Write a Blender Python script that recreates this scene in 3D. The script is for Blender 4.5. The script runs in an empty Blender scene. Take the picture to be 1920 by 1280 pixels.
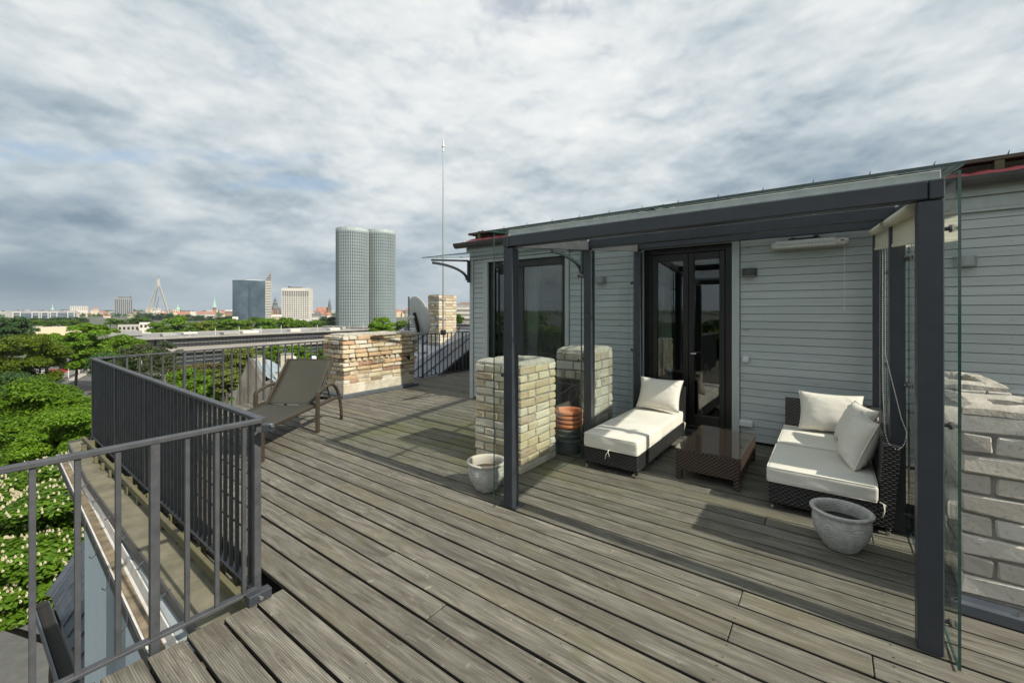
import bpy, bmesh, math, random
import numpy as np
from mathutils import Vector, Matrix, noise as mnoise
R = math.radians
rng = random.Random(7)
C = bpy.context.scene.collection
scene = bpy.context.scene

# ------------------------------------------------------------------ camera, sky, sun, exposure
YAW = R(36.73); CA, SA = math.cos(YAW), math.sin(YAW); EYE = 1.5
cam = bpy.data.cameras.new('camera'); cam.lens = 15.0; cam.sensor_width = 36.0
cam.shift_y = -(640 - 583) / 1920; cam.clip_start = 0.05; cam.clip_end = 30000
camo = bpy.data.objects.new('camera', cam); C.objects.link(camo)
camo.location = (0, 0, EYE); camo.rotation_euler = (R(90), 0, YAW)
scene.camera = camo

def at(x, y, d):                       # photograph pixel + distance in metres -> point in the place
    l = (x - 960) / 800 * d
    return Vector((-SA * d + CA * l, CA * d + SA * l, EYE - (y - 583) * d / 800))
def on(x, y, z=0.0):                   # photograph pixel on a level
    return at(x, y, (EYE - z) * 800 / (y - 583))

def N(t, ty, ins=None, **props):
    n = t.nodes.new(ty)
    for k, v in props.items(): setattr(n, k, v)
    for k, v in (ins or {}).items():
        s = n.inputs[k]
        if isinstance(v, bpy.types.NodeSocket): t.links.new(v, s)
        elif isinstance(v, bpy.types.Node): t.links.new(v.outputs[0], s)
        else: s.default_value = v
    return n
def math_(t, op, a, b=None, c=None, clamp=False):
    ins = {0: a}
    if b is not None: ins[1] = b
    if c is not None: ins[2] = c
    return N(t, 'ShaderNodeMath', ins, operation=op, use_clamp=clamp).outputs[0]
def rgb(c): return (c[0], c[1], c[2], 1.0)
def mixc(t, f, a, b, blend='MIX'):
    n = t.nodes.new('ShaderNodeMix'); n.data_type = 'RGBA'; n.blend_type = blend
    for i, v in ((0, f), (6, a), (7, b)):
        if isinstance(v, bpy.types.NodeSocket): t.links.new(v, n.inputs[i])
        else: n.inputs[i].default_value = v if i == 0 else (rgb(v) if len(v) == 3 else v)
    return n.outputs[2]
def ramp(t, f, stops, interp='LINEAR'):
    n = N(t, 'ShaderNodeValToRGB', {0: f}); cr = n.color_ramp; cr.interpolation = interp
    while len(cr.elements) < len(stops): cr.elements.new(0.5)
    for e, (p, c) in zip(cr.elements, stops):
        e.position = p; e.color = rgb(c) if not isinstance(c, (int, float)) else (c, c, c, 1)
    return n.outputs[0]
def noise(t, vec, scale, detail=5, rough=.55, dist=0.0):
    return N(t, 'ShaderNodeTexNoise', {'Vector': vec, 'Scale': scale, 'Detail': detail, 'Roughness': rough, 'Distortion': dist}).outputs[0]
def scl(t, vec, s, off=None):
    ins = {'Vector': vec, 'Scale': s}
    if off is not None: ins['Location'] = off
    return N(t, 'ShaderNodeMapping', ins).outputs[0]

SUN_DIR = Vector((1.29, -0.03, 1.0)).normalized()
def build_world():
    w = bpy.data.worlds.new('World'); scene.world = w; w.use_nodes = True
    t = w.node_tree; t.nodes.clear()
    out = N(t, 'ShaderNodeOutputWorld')
    sky = N(t, 'ShaderNodeTexSky', sky_type='NISHITA', sun_disc=False)
    sky.sun_elevation = math.asin(SUN_DIR.z); sky.sun_rotation = math.atan2(SUN_DIR.x, SUN_DIR.y)
    sky.altitude = 20; sky.air_density = 1.1; sky.dust_density = 1.0
    bsky = N(t, 'ShaderNodeBackground', {0: sky.outputs[0], 1: 0.11})
    g = N(t, 'ShaderNodeTexCoord').outputs['Generated']
    s = N(t, 'ShaderNodeSeparateXYZ', {0: g})
    z = math_(t, 'MAXIMUM', s.outputs[2], 0.0)
    zc = math_(t, 'ADD', z, 0.19)
    px = math_(t, 'DIVIDE', s.outputs[0], zc); py = math_(t, 'DIVIDE', s.outputs[1], zc)
    p = N(t, 'ShaderNodeCombineXYZ', {0: px, 1: py, 2: 0.0}).outputs[0]
    # altocumulus deck: cells in the plane of the clouds, brighter on their sunward side
    ax_ = N(t, 'ShaderNodeMapping', {'Vector': p, 'Rotation': (0, 0, R(28)), 'Scale': (1.0, 1.0, 1.0)}).outputs[0]
    gd_ = N(t, 'ShaderNodeMapping', {'Vector': g, 'Rotation': (0, 0, -YAW), 'Scale': (1.0, 1.0, 2.1)}).outputs[0]
    def cells(o, sc, det, ro, di): return noise(t, scl(t, ax_, (1, 1, 1), o), sc, det, ro, di)
    def billow(o, sc, det, ro, di): return noise(t, scl(t, gd_, (1, 1, 1), o), sc, det, ro, di)
    def patch(x, y, rx, ry, rot):        # soft oval in the cloud plane round the direction of a photograph pixel
        u = Vector(((x - 960) / 800, 1.0, (583 - y) / 800)).normalized()
        w_ = Vector((CA * u.x - SA * u.y, SA * u.x + CA * u.y, u.z)); k = w_.z + .19
        q = N(t, 'ShaderNodeMapping', {'Vector': p, 'Location': (w_.x / k, w_.y / k, 0), 'Rotation': (0, 0, rot), 'Scale': (rx, ry, 1)}, vector_type='TEXTURE').outputs[0]
        ln = N(t, 'ShaderNodeVectorMath', {0: q}, operation='LENGTH').outputs['Value']
        return ramp(t, ln, [(0.0, 1.0), (1.0, 0.0)], 'EASE')
    big = cells((5.3, 2.4, 0), .55, 3, .5, .25)
    mid = billow((7.1, 2.2, 1.0), 2.6, 4, .5, .1)
    warp = N(t, 'ShaderNodeTexNoise', {'Vector': gd_, 'Scale': 3.4, 'Detail': 7.0, 'Roughness': .58}).outputs['Color']
    wv = N(t, 'ShaderNodeVectorMath', {0: warp, 1: (.5, .5, .5)}, operation='SUBTRACT').outputs[0]
    wv = N(t, 'ShaderNodeVectorMath', {0: gd_, 1: N(t, 'ShaderNodeVectorMath', {0: wv, 'Scale': .50}, operation='SCALE').outputs[0]}, operation='ADD').outputs[0]
    vz = N(t, 'ShaderNodeTexVoronoi', {'Vector': scl(t, wv, (1, 1, 1), (.3, .7, .2)), 'Scale': 5.6, 'Detail': 1.0, 'Roughness': .5, 'Lacunarity': 2.3, 'Randomness': 1.0}, feature='F1')
    vz.normalize = True; pf = vz.outputs['Distance']
    sm = billow((1.1, 9.2, 2.0), 9.0, 6, .55, .0)
    mid2 = billow((7.1, 2.2, .94), 2.6, 4, .5, .1); sm2 = billow((1.1, 9.2, 1.98), 9.0, 6, .55, .0)
    rel = math_(t, 'MULTIPLY_ADD', math_(t, 'SUBTRACT', mid, mid2), .40, math_(t, 'MULTIPLY', math_(t, 'SUBTRACT', sm, sm2), .22))
    v = math_(t, 'MULTIPLY_ADD', big, .42, math_(t, 'MULTIPLY', mid, .26))
    v = math_(t, 'MULTIPLY_ADD', sm, .14, v)
    v = math_(t, 'MULTIPLY_ADD', pf, -.34, v)
    v = math_(t, 'ADD', math_(t, 'ADD', v, rel), .292)
    low = ramp(t, s.outputs[2], [(0.0, .04), (.08, .085), (.20, .06), (.40, 0)], 'EASE')
    v = math_(t, 'SUBTRACT', v, low)
    bank = math_(t, 'ADD', patch(150, 440, .9, .75, 0), patch(60, 530, 2.0, 1.2, 0), clamp=True)
    v = math_(t, 'MULTIPLY_ADD', bank, -.13, v)
    v = math_(t, 'MULTIPLY_ADD', patch(300, 345, .55, .16, R(-18)), .09, v)
    v = math_(t, 'MULTIPLY_ADD', patch(1500, 260, .9, .9, 0), -.07, v)
    v = math_(t, 'MULTIPLY_ADD', patch(1050, 120, .45, .45, 0), .07, v)
    col = ramp(t, v, [(.32, (.20, .265, .33)), (.43, (.33, .40, .455)), (.54, (.50, .56, .595)), (.65, (.68, .71, .72)), (.80, (.84, .845, .83))])
    hz = ramp(t, s.outputs[2], [(0.0, .8), (.05, .5), (.14, 0)], 'EASE')
    col = mixc(t, hz, col, mixc(t, bank, (.33, .405, .455), (.175, .245, .295)))
    bcl = N(t, 'ShaderNodeBackground', {0: col, 1: 1.0})
    gap = math_(t, 'ADD', patch(110, 290, 1.25, .17, YAW + R(13)), math_(t, 'ADD', patch(1010, -5, .26, .2, YAW), patch(560, 345, .7, .12, YAW + R(9))))
    wisp = billow((4.4, 1.2, 3.0), 7.0, 7, .6, .5)
    cov = math_(t, 'MULTIPLY_ADD', gap, -.36, math_(t, 'MULTIPLY_ADD', wisp, 1.1, math_(t, 'MULTIPLY_ADD', mid, .35, math_(t, 'MULTIPLY', pf, -.35))))
    hole = math_(t, 'MULTIPLY', ramp(t, cov, [(.14, .5), (.52, 0.0)], 'EASE'), ramp(t, s.outputs[2], [(.10, 0.0), (.18, 1.0)]))
    mix = N(t, 'ShaderNodeMixShader', {0: hole, 1: bcl.outputs[0], 2: bsky.outputs[0]})
    t.links.new(mix.outputs[0], out.inputs[0])
build_world()
sl = bpy.data.lights.new('sun', 'SUN'); sl.energy = 5.0; sl.angle = R(0.6); sl.color = (1.0, .92, .80)
so = bpy.data.objects.new('sun', sl); C.objects.link(so); so.location = SUN_DIR * 60
so.rotation_euler = SUN_DIR.to_track_quat('Z', 'Y').to_euler()
vs = scene.view_settings
vs.view_transform = 'Standard'; vs.look = 'None'; vs.exposure = 0.22; vs.gamma = 1.0; vs.use_curve_mapping = False
scene.cycles.use_denoising = True
scene.cycles.max_bounces = 8; scene.cycles.transparent_max_bounces = 16; scene.cycles.diffuse_bounces = 3
scene.cycles.caustics_reflective = False; scene.cycles.caustics_refractive = False

# ------------------------------------------------------------------ mesh and object helpers
ORG = {}
def chamfer_template():
    def vid(c, a): return c * 3 + a
    sg = [((c >> 0) & 1, (c >> 1) & 1, (c >> 2) & 1) for c in range(8)]
    cid = {s: i for i, s in enumerate(sg)}
    F = []
    for a in range(3):
        b, d = (a + 1) % 3, (a + 2) % 3
        for s in (0, 1):
            q = []
            for u, w in ((0, 0), (1, 0), (1, 1), (0, 1)):
                k = [0, 0, 0]; k[a] = s; k[b] = u; k[d] = w
                q.append(vid(cid[tuple(k)], a))
            F.append(q)
        for sb in (0, 1):
            for sd in (0, 1):
                k0 = [0, 0, 0]; k0[b] = sb; k0[d] = sd; k1 = list(k0); k1[a] = 1
                c0, c1 = cid[tuple(k0)], cid[tuple(k1)]
                F.append([vid(c0, b), vid(c1, b), vid(c1, d), vid(c0, d)])
    for c in range(8): F.append([vid(c, 0), vid(c, 1), vid(c, 2)])
    V = []
    for s in sg:
        p = [1.0 if x else -1.0 for x in s]
        for a in range(3): V.append([p[i] * (1 if i == a else .8) for i in range(3)])
    out = []
    for f in F:
        pts = [Vector(V[i]) for i in f]; n = (pts[1] - pts[0]).cross(pts[2] - pts[0])
        out.append(f if n.dot(sum(pts, Vector())) > 0 else f[::-1])
    return sg, out
CH_S, CH_F = chamfer_template()

class MB:
    def __init__(s): s.v = []; s.f = []; s.m = []
    def add(s, vs, fs, mi=0, M=None):
        o = len(s.v)
        s.v += [tuple(M @ Vector(p)) for p in vs] if M else [tuple(p) for p in vs]
        s.f += [tuple(i + o for i in f) for f in fs]; s.m += [mi] * len(fs); return s
    def box(s, x0, x1, y0, y1, z0, z1, c=0.0, mi=0, M=None, jit=0.0, rnd=None):
        lo = (min(x0, x1), min(y0, y1), min(z0, z1)); hi = (max(x0, x1), max(y0, y1), max(z0, z1))
        if c <= 0:
            vs = [(x, y, z) for z in (lo[2], hi[2]) for y in (lo[1], hi[1]) for x in (lo[0], hi[0])]
            return s.add(vs, [(0, 2, 3, 1), (4, 5, 7, 6), (0, 1, 5, 4), (2, 6, 7, 3), (0, 4, 6, 2), (1, 3, 7, 5)], mi, M)
        vs = []
        for sg in CH_S:
            j = [rnd.uniform(-jit, jit) for _ in range(3)] if jit else (0, 0, 0)
            cc = c * (rnd.uniform(.6, 1.5) if jit else 1)
            for a in range(3):
                vs.append(tuple((hi[i] if sg[i] else lo[i]) + (0 if i == a else (-cc if sg[i] else cc)) + j[i] for i in range(3)))
        return s.add(vs, CH_F, mi, M)
    def bar(s, a, b, w, h, c=0.0, mi=0, up=(0, 0, 1)):      # box from a to b, w across, h along up
        a = Vector(a); b = Vector(b); d = b - a; L = d.length; d.normalize(); u = Vector(up)
        x = d.cross(u); x.normalize(); u = x.cross(d)
        M = Matrix((( d.x, x.x, u.x, a.x), (d.y, x.y, u.y, a.y), (d.z, x.z, u.z, a.z), (0, 0, 0, 1)))
        return s.box(0, L, -w / 2, w / 2, -h / 2, h / 2, c, mi, M)
    def tube(s, pts, r, n=8, mi=0, cap=True, up=(0, 0, 1)):
        pts = [Vector(p) for p in pts]; rr = r if isinstance(r, (list, tuple)) else [r] * len(pts)
        vs = []; fs = []; prev = None
        for i, p in enumerate(pts):
            d = (pts[min(i + 1, len(pts) - 1)] - pts[max(i - 1, 0)]).normalized()
            if prev is None:
                u = Vector(up); u = u if abs(u.dot(d)) < .95 else Vector((1, 0, 0))
                x = d.cross(u).normalized()
            else:
                x = (prev - d * prev.dot(d)); x = x.normalized() if x.length > 1e-6 else d.orthogonal().normalized()
            prev = x; y = d.cross(x)
            for k in range(n):
                a = 2 * math.pi * k / n
                vs.append(p + (x * math.cos(a) + y * math.sin(a)) * rr[i])
        for i in range(len(pts) - 1):
            for k in range(n):
                fs.append((i * n + k, i * n + (k + 1) % n, (i + 1) * n + (k + 1) % n, (i + 1) * n + k))
        if cap:
            fs.append(tuple(range(n))[::-1]); fs.append(tuple((len(pts) - 1) * n + k for k in range(n)))
        return s.add(vs, fs, mi)
    def lathe(s, prof, n=32, ctr=(0, 0, 0), mi=0, M=None):
        vs = []; fs = []
        for r, z in prof:
            for k in range(n):
                a = 2 * math.pi * k / n
                vs.append((ctr[0] + r * math.cos(a), ctr[1] + r * math.sin(a), ctr[2] + z))
        for i in range(len(prof) - 1):
            for k in range(n):
                fs.append((i * n + k, i * n + (k + 1) % n, (i + 1) * n + (k + 1) % n, (i + 1) * n + k))
        return s.add(vs, fs, mi, M)
    def poly(s, pts, mi=0): return s.add(pts, [tuple(range(len(pts)))], mi)
    def prism(s, pts, off, mi=0):                              # polygon swept by a vector
        off = Vector(off); n = len(pts); P = [Vector(p) for p in pts]
        nr = sum(((P[i] - P[0]).cross(P[(i + 1) % n] - P[0]) for i in range(1, n - 1)), Vector())
        if nr.dot(off) > 0: P = P[::-1]
        vs = P + [p + off for p in P]
        fs = [tuple(range(n)), tuple(range(2 * n - 1, n - 1, -1))]
        fs += [(i, i + n, (i + 1) % n + n, (i + 1) % n) for i in range(n)]
        return s.add(vs, fs, mi)
    def rbox(s, hx, hy, hz, r, n=8, mi=0, M=None, f=None):    # rounded box round the origin
        idx = {}; vs = []; fs = []
        h = Vector((hx, hy, hz)); inner = Vector((max(hx - r, 1e-4), max(hy - r, 1e-4), max(hz - r, 1e-4)))
        def steps(L):
            k = max(2, n); e = r / L
            base = [-1, -1 + .3 * e, -1 + .65 * e, -1 + e]
            midn = max(1, k - 6); mids = [-1 + e + (2 - 2 * e) * i / (midn) for i in range(1, midn)]
            return base + mids + [-b for b in base[::-1]]
        S = [steps(hx), steps(hy), steps(hz)]
        def vert(p):
            key = tuple(round(q, 5) for q in p)
            if key not in idx:
                w = Vector((p[0] * hx, p[1] * hy, p[2] * hz))
                q = Vector([max(-inner[i], min(inner[i], w[i])) for i in range(3)])
                d = w - q
                if d.length > 1e-9:
                    mx = max(abs(d[i]) for i in range(3)); w = q + d.normalized() * mx
                if f: w = f(w, p)
                idx[key] = len(vs); vs.append(tuple(w))
            return idx[key]
        for a in range(3):
            b, d = (a + 1) % 3, (a + 2) % 3
            for sg in (-1, 1):
                for i in range(len(S[b]) - 1):
                    for j in range(len(S[d]) - 1):
                        q = []
                        for u, w in ((i, j), (i + 1, j), (i + 1, j + 1), (i, j + 1)):
                            p = [0, 0, 0]; p[a] = sg; p[b] = S[b][u]; p[d] = S[d][w]; q.append(vert(p))
                        fs.append(tuple(q) if sg > 0 else tuple(q[::-1]))
        return s.add(vs, fs, mi, M)
    def build(s, name, mat, parent=None, smooth=False, kind=None, org=None):
        me = bpy.data.meshes.new(name)
        o0 = Vector(org) if org is not None else (ORG.get(parent.name, Vector()) if parent else Vector())
        vs = [(p[0] - o0[0], p[1] - o0[1], p[2] - o0[2]) for p in s.v] if o0.length else s.v
        me.from_pydata(vs, [], s.f)
        for m in (mat if isinstance(mat, (list, tuple)) else [mat]): me.materials.append(m)
        if any(s.m): me.polygons.foreach_set('material_index', s.m)
        if smooth: me.polygons.foreach_set('use_smooth', [True] * len(s.f))
        me.update()
        return link(name, me, parent, kind, o0 if (not parent) else None)

def link(name, me, parent=None, kind=None, loc=None):
    o = bpy.data.objects.new(name, me); C.objects.link(o)
    if parent is not None: o.parent = parent; ORG[o.name] = ORG.get(parent.name, Vector())
    if loc is not None: o.location = loc; ORG[o.name] = Vector(loc)
    if kind: o['kind'] = kind
    return o
def tag(o, label, cat, group=None, kind=None):
    if label: o['label'] = label
    if cat: o['category'] = cat
    if group: o['group'] = group
    if kind: o['kind'] = kind
    return o
def thing(name, label, cat, loc=(0, 0, 0), rotz=0.0, group=None, local=False):
    o = bpy.data.objects.new(name, None); C.objects.link(o); o.empty_display_size = .1
    o.location = loc; o.rotation_euler = (0, 0, rotz)
    ORG[o.name] = Vector() if local else Vector(loc)
    return tag(o, label, cat, group)
def copy_tree(o, parent=None):
    c = o.copy(); C.objects.link(c); ORG[c.name] = ORG.get(o.name, Vector())
    if parent is not None: c.parent = parent
    for ch in list(o.children): copy_tree(ch, c)
    return c
def mesh_np(name, V, Q):
    me = bpy.data.meshes.new(name); nq = len(Q)
    me.vertices.add(len(V)); me.vertices.foreach_set('co', np.asarray(V, dtype=np.float32).ravel())
    k = Q.shape[1]
    me.loops.add(nq * k); me.loops.foreach_set('vertex_index', Q.astype(np.int32).ravel())
    me.polygons.add(nq); me.polygons.foreach_set('loop_start', np.arange(0, nq * k, k, dtype=np.int32))
    me.polygons.foreach_set('loop_total', np.full(nq, k, dtype=np.int32))
    me.update(calc_edges=True); me.validate(); return me

# ------------------------------------------------------------------ materials
def newmat(name):
    m = bpy.data.materials.new(name); m.use_nodes = True; t = m.node_tree; t.nodes.clear()
    out = N(t, 'ShaderNodeOutputMaterial'); return m, t, out
def coords(t, rand=True):
    p = N(t, 'ShaderNodeNewGeometry').outputs['Position']
    if not rand: return p, None
    r = N(t, 'ShaderNodeObjectInfo').outputs['Random']
    off = math_(t, 'MULTIPLY', r, 53.7)
    return N(t, 'ShaderNodeVectorMath', {0: p, 1: off}, operation='ADD').outputs[0], r
def finish(t, out, col, rough=.6, metal=0.0, bump=None, bs=.3, bd=.01, spec=.5):
    ins = {'Base Color': col if isinstance(col, bpy.types.NodeSocket) else rgb(col), 'Roughness': rough, 'Metallic': metal, 'Specular IOR Level': spec}
    if bump is not None: ins['Normal'] = N(t, 'ShaderNodeBump', {'Strength': bs, 'Distance': bd, 'Height': bump}).outputs[0]
    b = N(t, 'ShaderNodeBsdfPrincipled', ins); t.links.new(b.outputs[0], out.inputs[0]); return b
def simple(name, c1, c2=None, scale=6.0, rough=.6, metal=0.0, bump=0.0, bscale=60.0, bd=.004, rnd=0.0, stretch=(1, 1, 1), spec=.5, lo=.35, hi=.65):
    m, t, out = newmat(name); p, r = coords(t)
    ps = scl(t, p, stretch)
    col = rgb(c1)
    if c2 is not None:
        f = ramp(t, noise(t, ps, scale, 6, .6), [(lo, 0.0), (hi, 1.0)])
        col = mixc(t, f, c1, c2)
    if rnd:
        k = math_(t, 'MULTIPLY_ADD', r, rnd, 1 - rnd / 2)
        cc = N(t, 'ShaderNodeCombineXYZ', {0: k, 1: k, 2: k}).outputs[0]
        col = mixc(t, 1.0, col if isinstance(col, bpy.types.NodeSocket) else c1, cc, 'MULTIPLY')
    bm = noise(t, ps, bscale, 4, .6) if bump else None
    finish(t, out, col, rough, metal, bm, bump, bd, spec); return m
MAT = {}
def mat_deck():
    m, t, out = newmat('weathered_deck_wood'); p, r = coords(t)
    g = N(t, 'ShaderNodeNewGeometry').outputs['Position']
    grain = noise(t, scl(t, p, (2.6, 30, 10)), 1.0, 8, .66, .9)
    fineg = noise(t, scl(t, p, (5, 190, 40)), 1.0, 4, .6, .2)
    blot = noise(t, scl(t, p, (2.3, 5.5, 1)), 1.0, 6, .65, 1.2)
    col = ramp(t, grain, [(.28, (.074, .070, .058)), (.45, (.152, .144, .120)), (.58, (.222, .211, .178)), (.75, (.33, .316, .27))])
    col = mixc(t, ramp(t, blot, [(.3, .6), (.5, 0.0)]), col, (.085, .076, .058))
    col = mixc(t, ramp(t, fineg, [(.36, .55), (.52, 0.0)]), col, (.07, .06, .046))
    vo = N(t, 'ShaderNodeTexVoronoi', {'Vector': scl(t, p, (1.25, 7.0, 7.0)), 'Scale': 1.0, 'Randomness': 1.0}, feature='F1')
    kn = ramp(t, math_(t, 'MULTIPLY_ADD', fineg, .02, vo.outputs['Distance']), [(.03, .75), (.07, .1), (.085, .55), (.12, 0.0)])
    col = mixc(t, kn, col, (.06, .046, .034))
    scr = ramp(t, noise(t, scl(t, p, (26, 11, 4)), 1.0, 3, .5, 1.2), [(.68, 0.0), (.735, .6)])
    col = mixc(t, scr, col, (.36, .34, .28))
    # moss where water stands: patches round the old chimneys and along the cabin
    mo = noise(t, g, 1.9, 6, .62, .6)
    sx = N(t, 'ShaderNodeSeparateXYZ', {0: g})
    dx = math_(t, 'MULTIPLY', math_(t, 'ADD', sx.outputs[0], 3.3), .42); dy = math_(t, 'MULTIPLY', math_(t, 'SUBTRACT', sx.outputs[1], 3.7), .85)
    rr = math_(t, 'SQRT', math_(t, 'ADD', math_(t, 'MULTIPLY', dx, dx), math_(t, 'MULTIPLY', dy, dy)))
    near = ramp(t, rr, [(.25, .26), (1.0, 0.0)])
    mf = ramp(t, math_(t, 'ADD', mo, near), [(.60, 0.0), (.80, .6)])
    col = mixc(t, mf, col, (.125, .13, .035))
    yel = ramp(t, noise(t, scl(t, p, (.7, 2.5, 1)), 1.0, 4, .5), [(.55, 0.0), (.72, .45)])
    col = mixc(t, yel, col, (.185, .168, .095))
    k = math_(t, 'MULTIPLY_ADD', r, .26, .90); cc = N(t, 'ShaderNodeCombineXYZ', {0: k, 1: k, 2: math_(t, 'MULTIPLY', k, .985)}).outputs[0]
    col = mixc(t, 1.0, col, cc, 'MULTIPLY')
    rib = math_(t, 'SINE', math_(t, 'MULTIPLY', sx.outputs[1], 2 * math.pi / .0088))
    h = math_(t, 'MULTIPLY_ADD', grain, 1.0, math_(t, 'MULTIPLY', rib, .22)); h = math_(t, 'MULTIPLY_ADD', fineg, .6, h)
    col = mixc(t, math_(t, 'MULTIPLY_ADD', rib, -.2, .2), col, (.05, .043, .034))
    finish(t, out, col, .82, 0, h, .55, .004, .3); return m
def mat_siding():
    m, t, out = newmat('grey_green_siding_paint'); p, r = coords(t)
    grain = noise(t, scl(t, p, (1.5, 30, 30)), 1.0, 6, .6, .5)
    col = mixc(t, ramp(t, grain, [(.35, 0.0), (.7, 1.0)]), (.415, .455, .455), (.475, .51, .505))
    vo = N(t, 'ShaderNodeTexVoronoi', {'Vector': scl(t, p, (2.2, 1, 9.0)), 'Scale': 1.0, 'Randomness': 1.0}, feature='F1')
    kn = ramp(t, vo.outputs['Distance'], [(.04, .7), (.08, .35), (.11, 0.0)])
    col = mixc(t, kn, col, (.26, .23, .18))
    wa = ramp(t, noise(t, scl(t, p, (.9, 1, 3)), 1.0, 4, .6), [(.55, 0.0), (.75, .3)])
    col = mixc(t, wa, col, (.42, .47, .46))
    k = math_(t, 'MULTIPLY_ADD', r, .12, .94); cc = N(t, 'ShaderNodeCombineXYZ', {0: k, 1: k, 2: k}).outputs[0]
    col = mixc(t, 1.0, col, cc, 'MULTIPLY')
    finish(t, out, col, .6, 0, grain, .25, .003, .35); return m
def mat_brick(name, tones, soot=.2, pale=.3):
    m, t, out = newmat(name); p, r = coords(t)
    n = len(tones)
    col = ramp(t, r, [(i / n, c) for i, c in enumerate(tones)], 'CONSTANT')
    n1 = noise(t, p, 14.0, 6, .65, .5); n2 = noise(t, p, 45.0, 5, .7)
    col = mixc(t, ramp(t, n1, [(.42, 0.0), (.68, pale)]), col, (.55, .52, .45))
    col = mixc(t, ramp(t, n2, [(.25, .65), (.46, 0.0)]), col, tuple(.42 * x for x in tones[0]))
    g = N(t, 'ShaderNodeNewGeometry').outputs['Position']
    so_ = ramp(t, noise(t, g, 3.6, 5, .6), [(.52, 0.0), (.72, soot)])
    col = mixc(t, so_, col, (.07, .062, .052))
    finish(t, out, col, .9, 0, math_(t, 'MULTIPLY_ADD', n1, .9, n2), .6, .006, .2); return m
def mat_wicker(name, c1, c2, w=.03, h=.011, rough=.45):
    m, t, out = newmat(name)
    tc = N(t, 'ShaderNodeTexCoord'); s = N(t, 'ShaderNodeSeparateXYZ', {0: tc.outputs['Object']})
    nz = math_(t, 'ABSOLUTE', N(t, 'ShaderNodeSeparateXYZ', {0: tc.outputs['Normal']}).outputs[2])
    f = math_(t, 'GREATER_THAN', nz, .7)
    u = math_(t, 'ADD', s.outputs[0], math_(t, 'MULTIPLY', s.outputs[1], math_(t, 'SUBTRACT', 1.0, f)))
    v = math_(t, 'ADD', math_(t, 'MULTIPLY', s.outputs[2], math_(t, 'SUBTRACT', 1.0, f)), math_(t, 'MULTIPLY', s.outputs[1], f))
    row = math_(t, 'FLOOR', math_(t, 'DIVIDE', v, h))
    sh = math_(t, 'MULTIPLY', math_(t, 'MODULO', row, 2.0), .5)
    su = math_(t, 'SINE', math_(t, 'MULTIPLY', math_(t, 'ADD', math_(t, 'DIVIDE', u, w), sh), 2 * math.pi))
    sv = math_(t, 'ABSOLUTE', math_(t, 'SINE', math_(t, 'MULTIPLY', v, math.pi / h)))
    hgt = math_(t, 'MULTIPLY', math_(t, 'MULTIPLY_ADD', su, .5, .5), sv)
    col = mixc(t, ramp(t, hgt, [(.1, 0.0), (.75, 1.0)]), c1, c2)
    finish(t, out, col, rough, 0, hgt, 1.0, .006, .5); return m
def mat_sling():
    m, t, out = newmat('woven_lounger_sling'); tc = N(t, 'ShaderNodeTexCoord'); s = N(t, 'ShaderNodeSeparateXYZ', {0: tc.outputs['Object']})
    L = math_(t, 'SQRT', math_(t, 'ADD', math_(t, 'MULTIPLY', s.outputs[1], s.outputs[1]), math_(t, 'MULTIPLY', math_(t, 'MULTIPLY', s.outputs[2], s.outputs[2]), 3.0)))
    a = math_(t, 'SINE', math_(t, 'MULTIPLY', s.outputs[0], 2 * math.pi / .03)); b = math_(t, 'SINE', math_(t, 'MULTIPLY', L, 2 * math.pi / .03))
    h = math_(t, 'MULTIPLY', a, b); fl = ramp(t, h, [(.15, 0.0), (.7, 1.0)])
    n = noise(t, tc.outputs['Object'], 9.0, 4, .6)
    col = mixc(t, fl, (.028, .028, .023), (.105, .10, .075)); col = mixc(t, math_(t, 'MULTIPLY', n, .35), col, (.05, .055, .045))
    finish(t, out, col, .7, 0, h, .6, .003, .3); return m
def mat_leaf(name, c1, c2, trans=.3):
    m, t, out = newmat(name)
    ri = N(t, 'ShaderNodeNewGeometry').outputs['Random Per Island']; ro = N(t, 'ShaderNodeObjectInfo').outputs['Random']
    col = mixc(t, ri, c1, c2)
    k = math_(t, 'MULTIPLY_ADD', ro, .35, .83); cc = N(t, 'ShaderNodeCombineXYZ', {0: k, 1: k, 2: k}).outputs[0]
    col = mixc(t, 1.0, col, cc, 'MULTIPLY')
    b = N(t, 'ShaderNodeBsdfPrincipled', {'Base Color': col, 'Roughness': .55, 'Specular IOR Level': .3})
    tr = N(t, 'ShaderNodeBsdfTranslucent', {0: mixc(t, .35, col, (.32, .42, .03))})
    x = N(t, 'ShaderNodeMixShader', {0: trans, 1: b.outputs[0], 2: tr.outputs[0]}); t.links.new(x.outputs[0], out.inputs[0]); return m
def mat_glass(name, tint, f0=.04, gain=1.0):        # thin clear sheet: Schlick mirror over plain transmission
    m, t, out = newmat(name); g = N(t, 'ShaderNodeNewGeometry')
    c = math_(t, 'ABSOLUTE', N(t, 'ShaderNodeVectorMath', {0: g.outputs['Normal'], 1: g.outputs['Incoming']}, operation='DOT_PRODUCT').outputs['Value'])
    k = math_(t, 'POWER', math_(t, 'SUBTRACT', 1.0, c, clamp=True), 5.0)
    f = math_(t, 'MULTIPLY_ADD', k, gain * (1 - f0), f0, clamp=True)
    x = N(t, 'ShaderNodeMixShader', {0: f, 1: N(t, 'ShaderNodeBsdfTransparent', {0: rgb(tint)}).outputs[0], 2: N(t, 'ShaderNodeBsdfGlossy', {0: (1, 1, 1, 1), 1: 0.0}).outputs[0]})
    t.links.new(x.outputs[0], out.inputs[0]); return m
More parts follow.
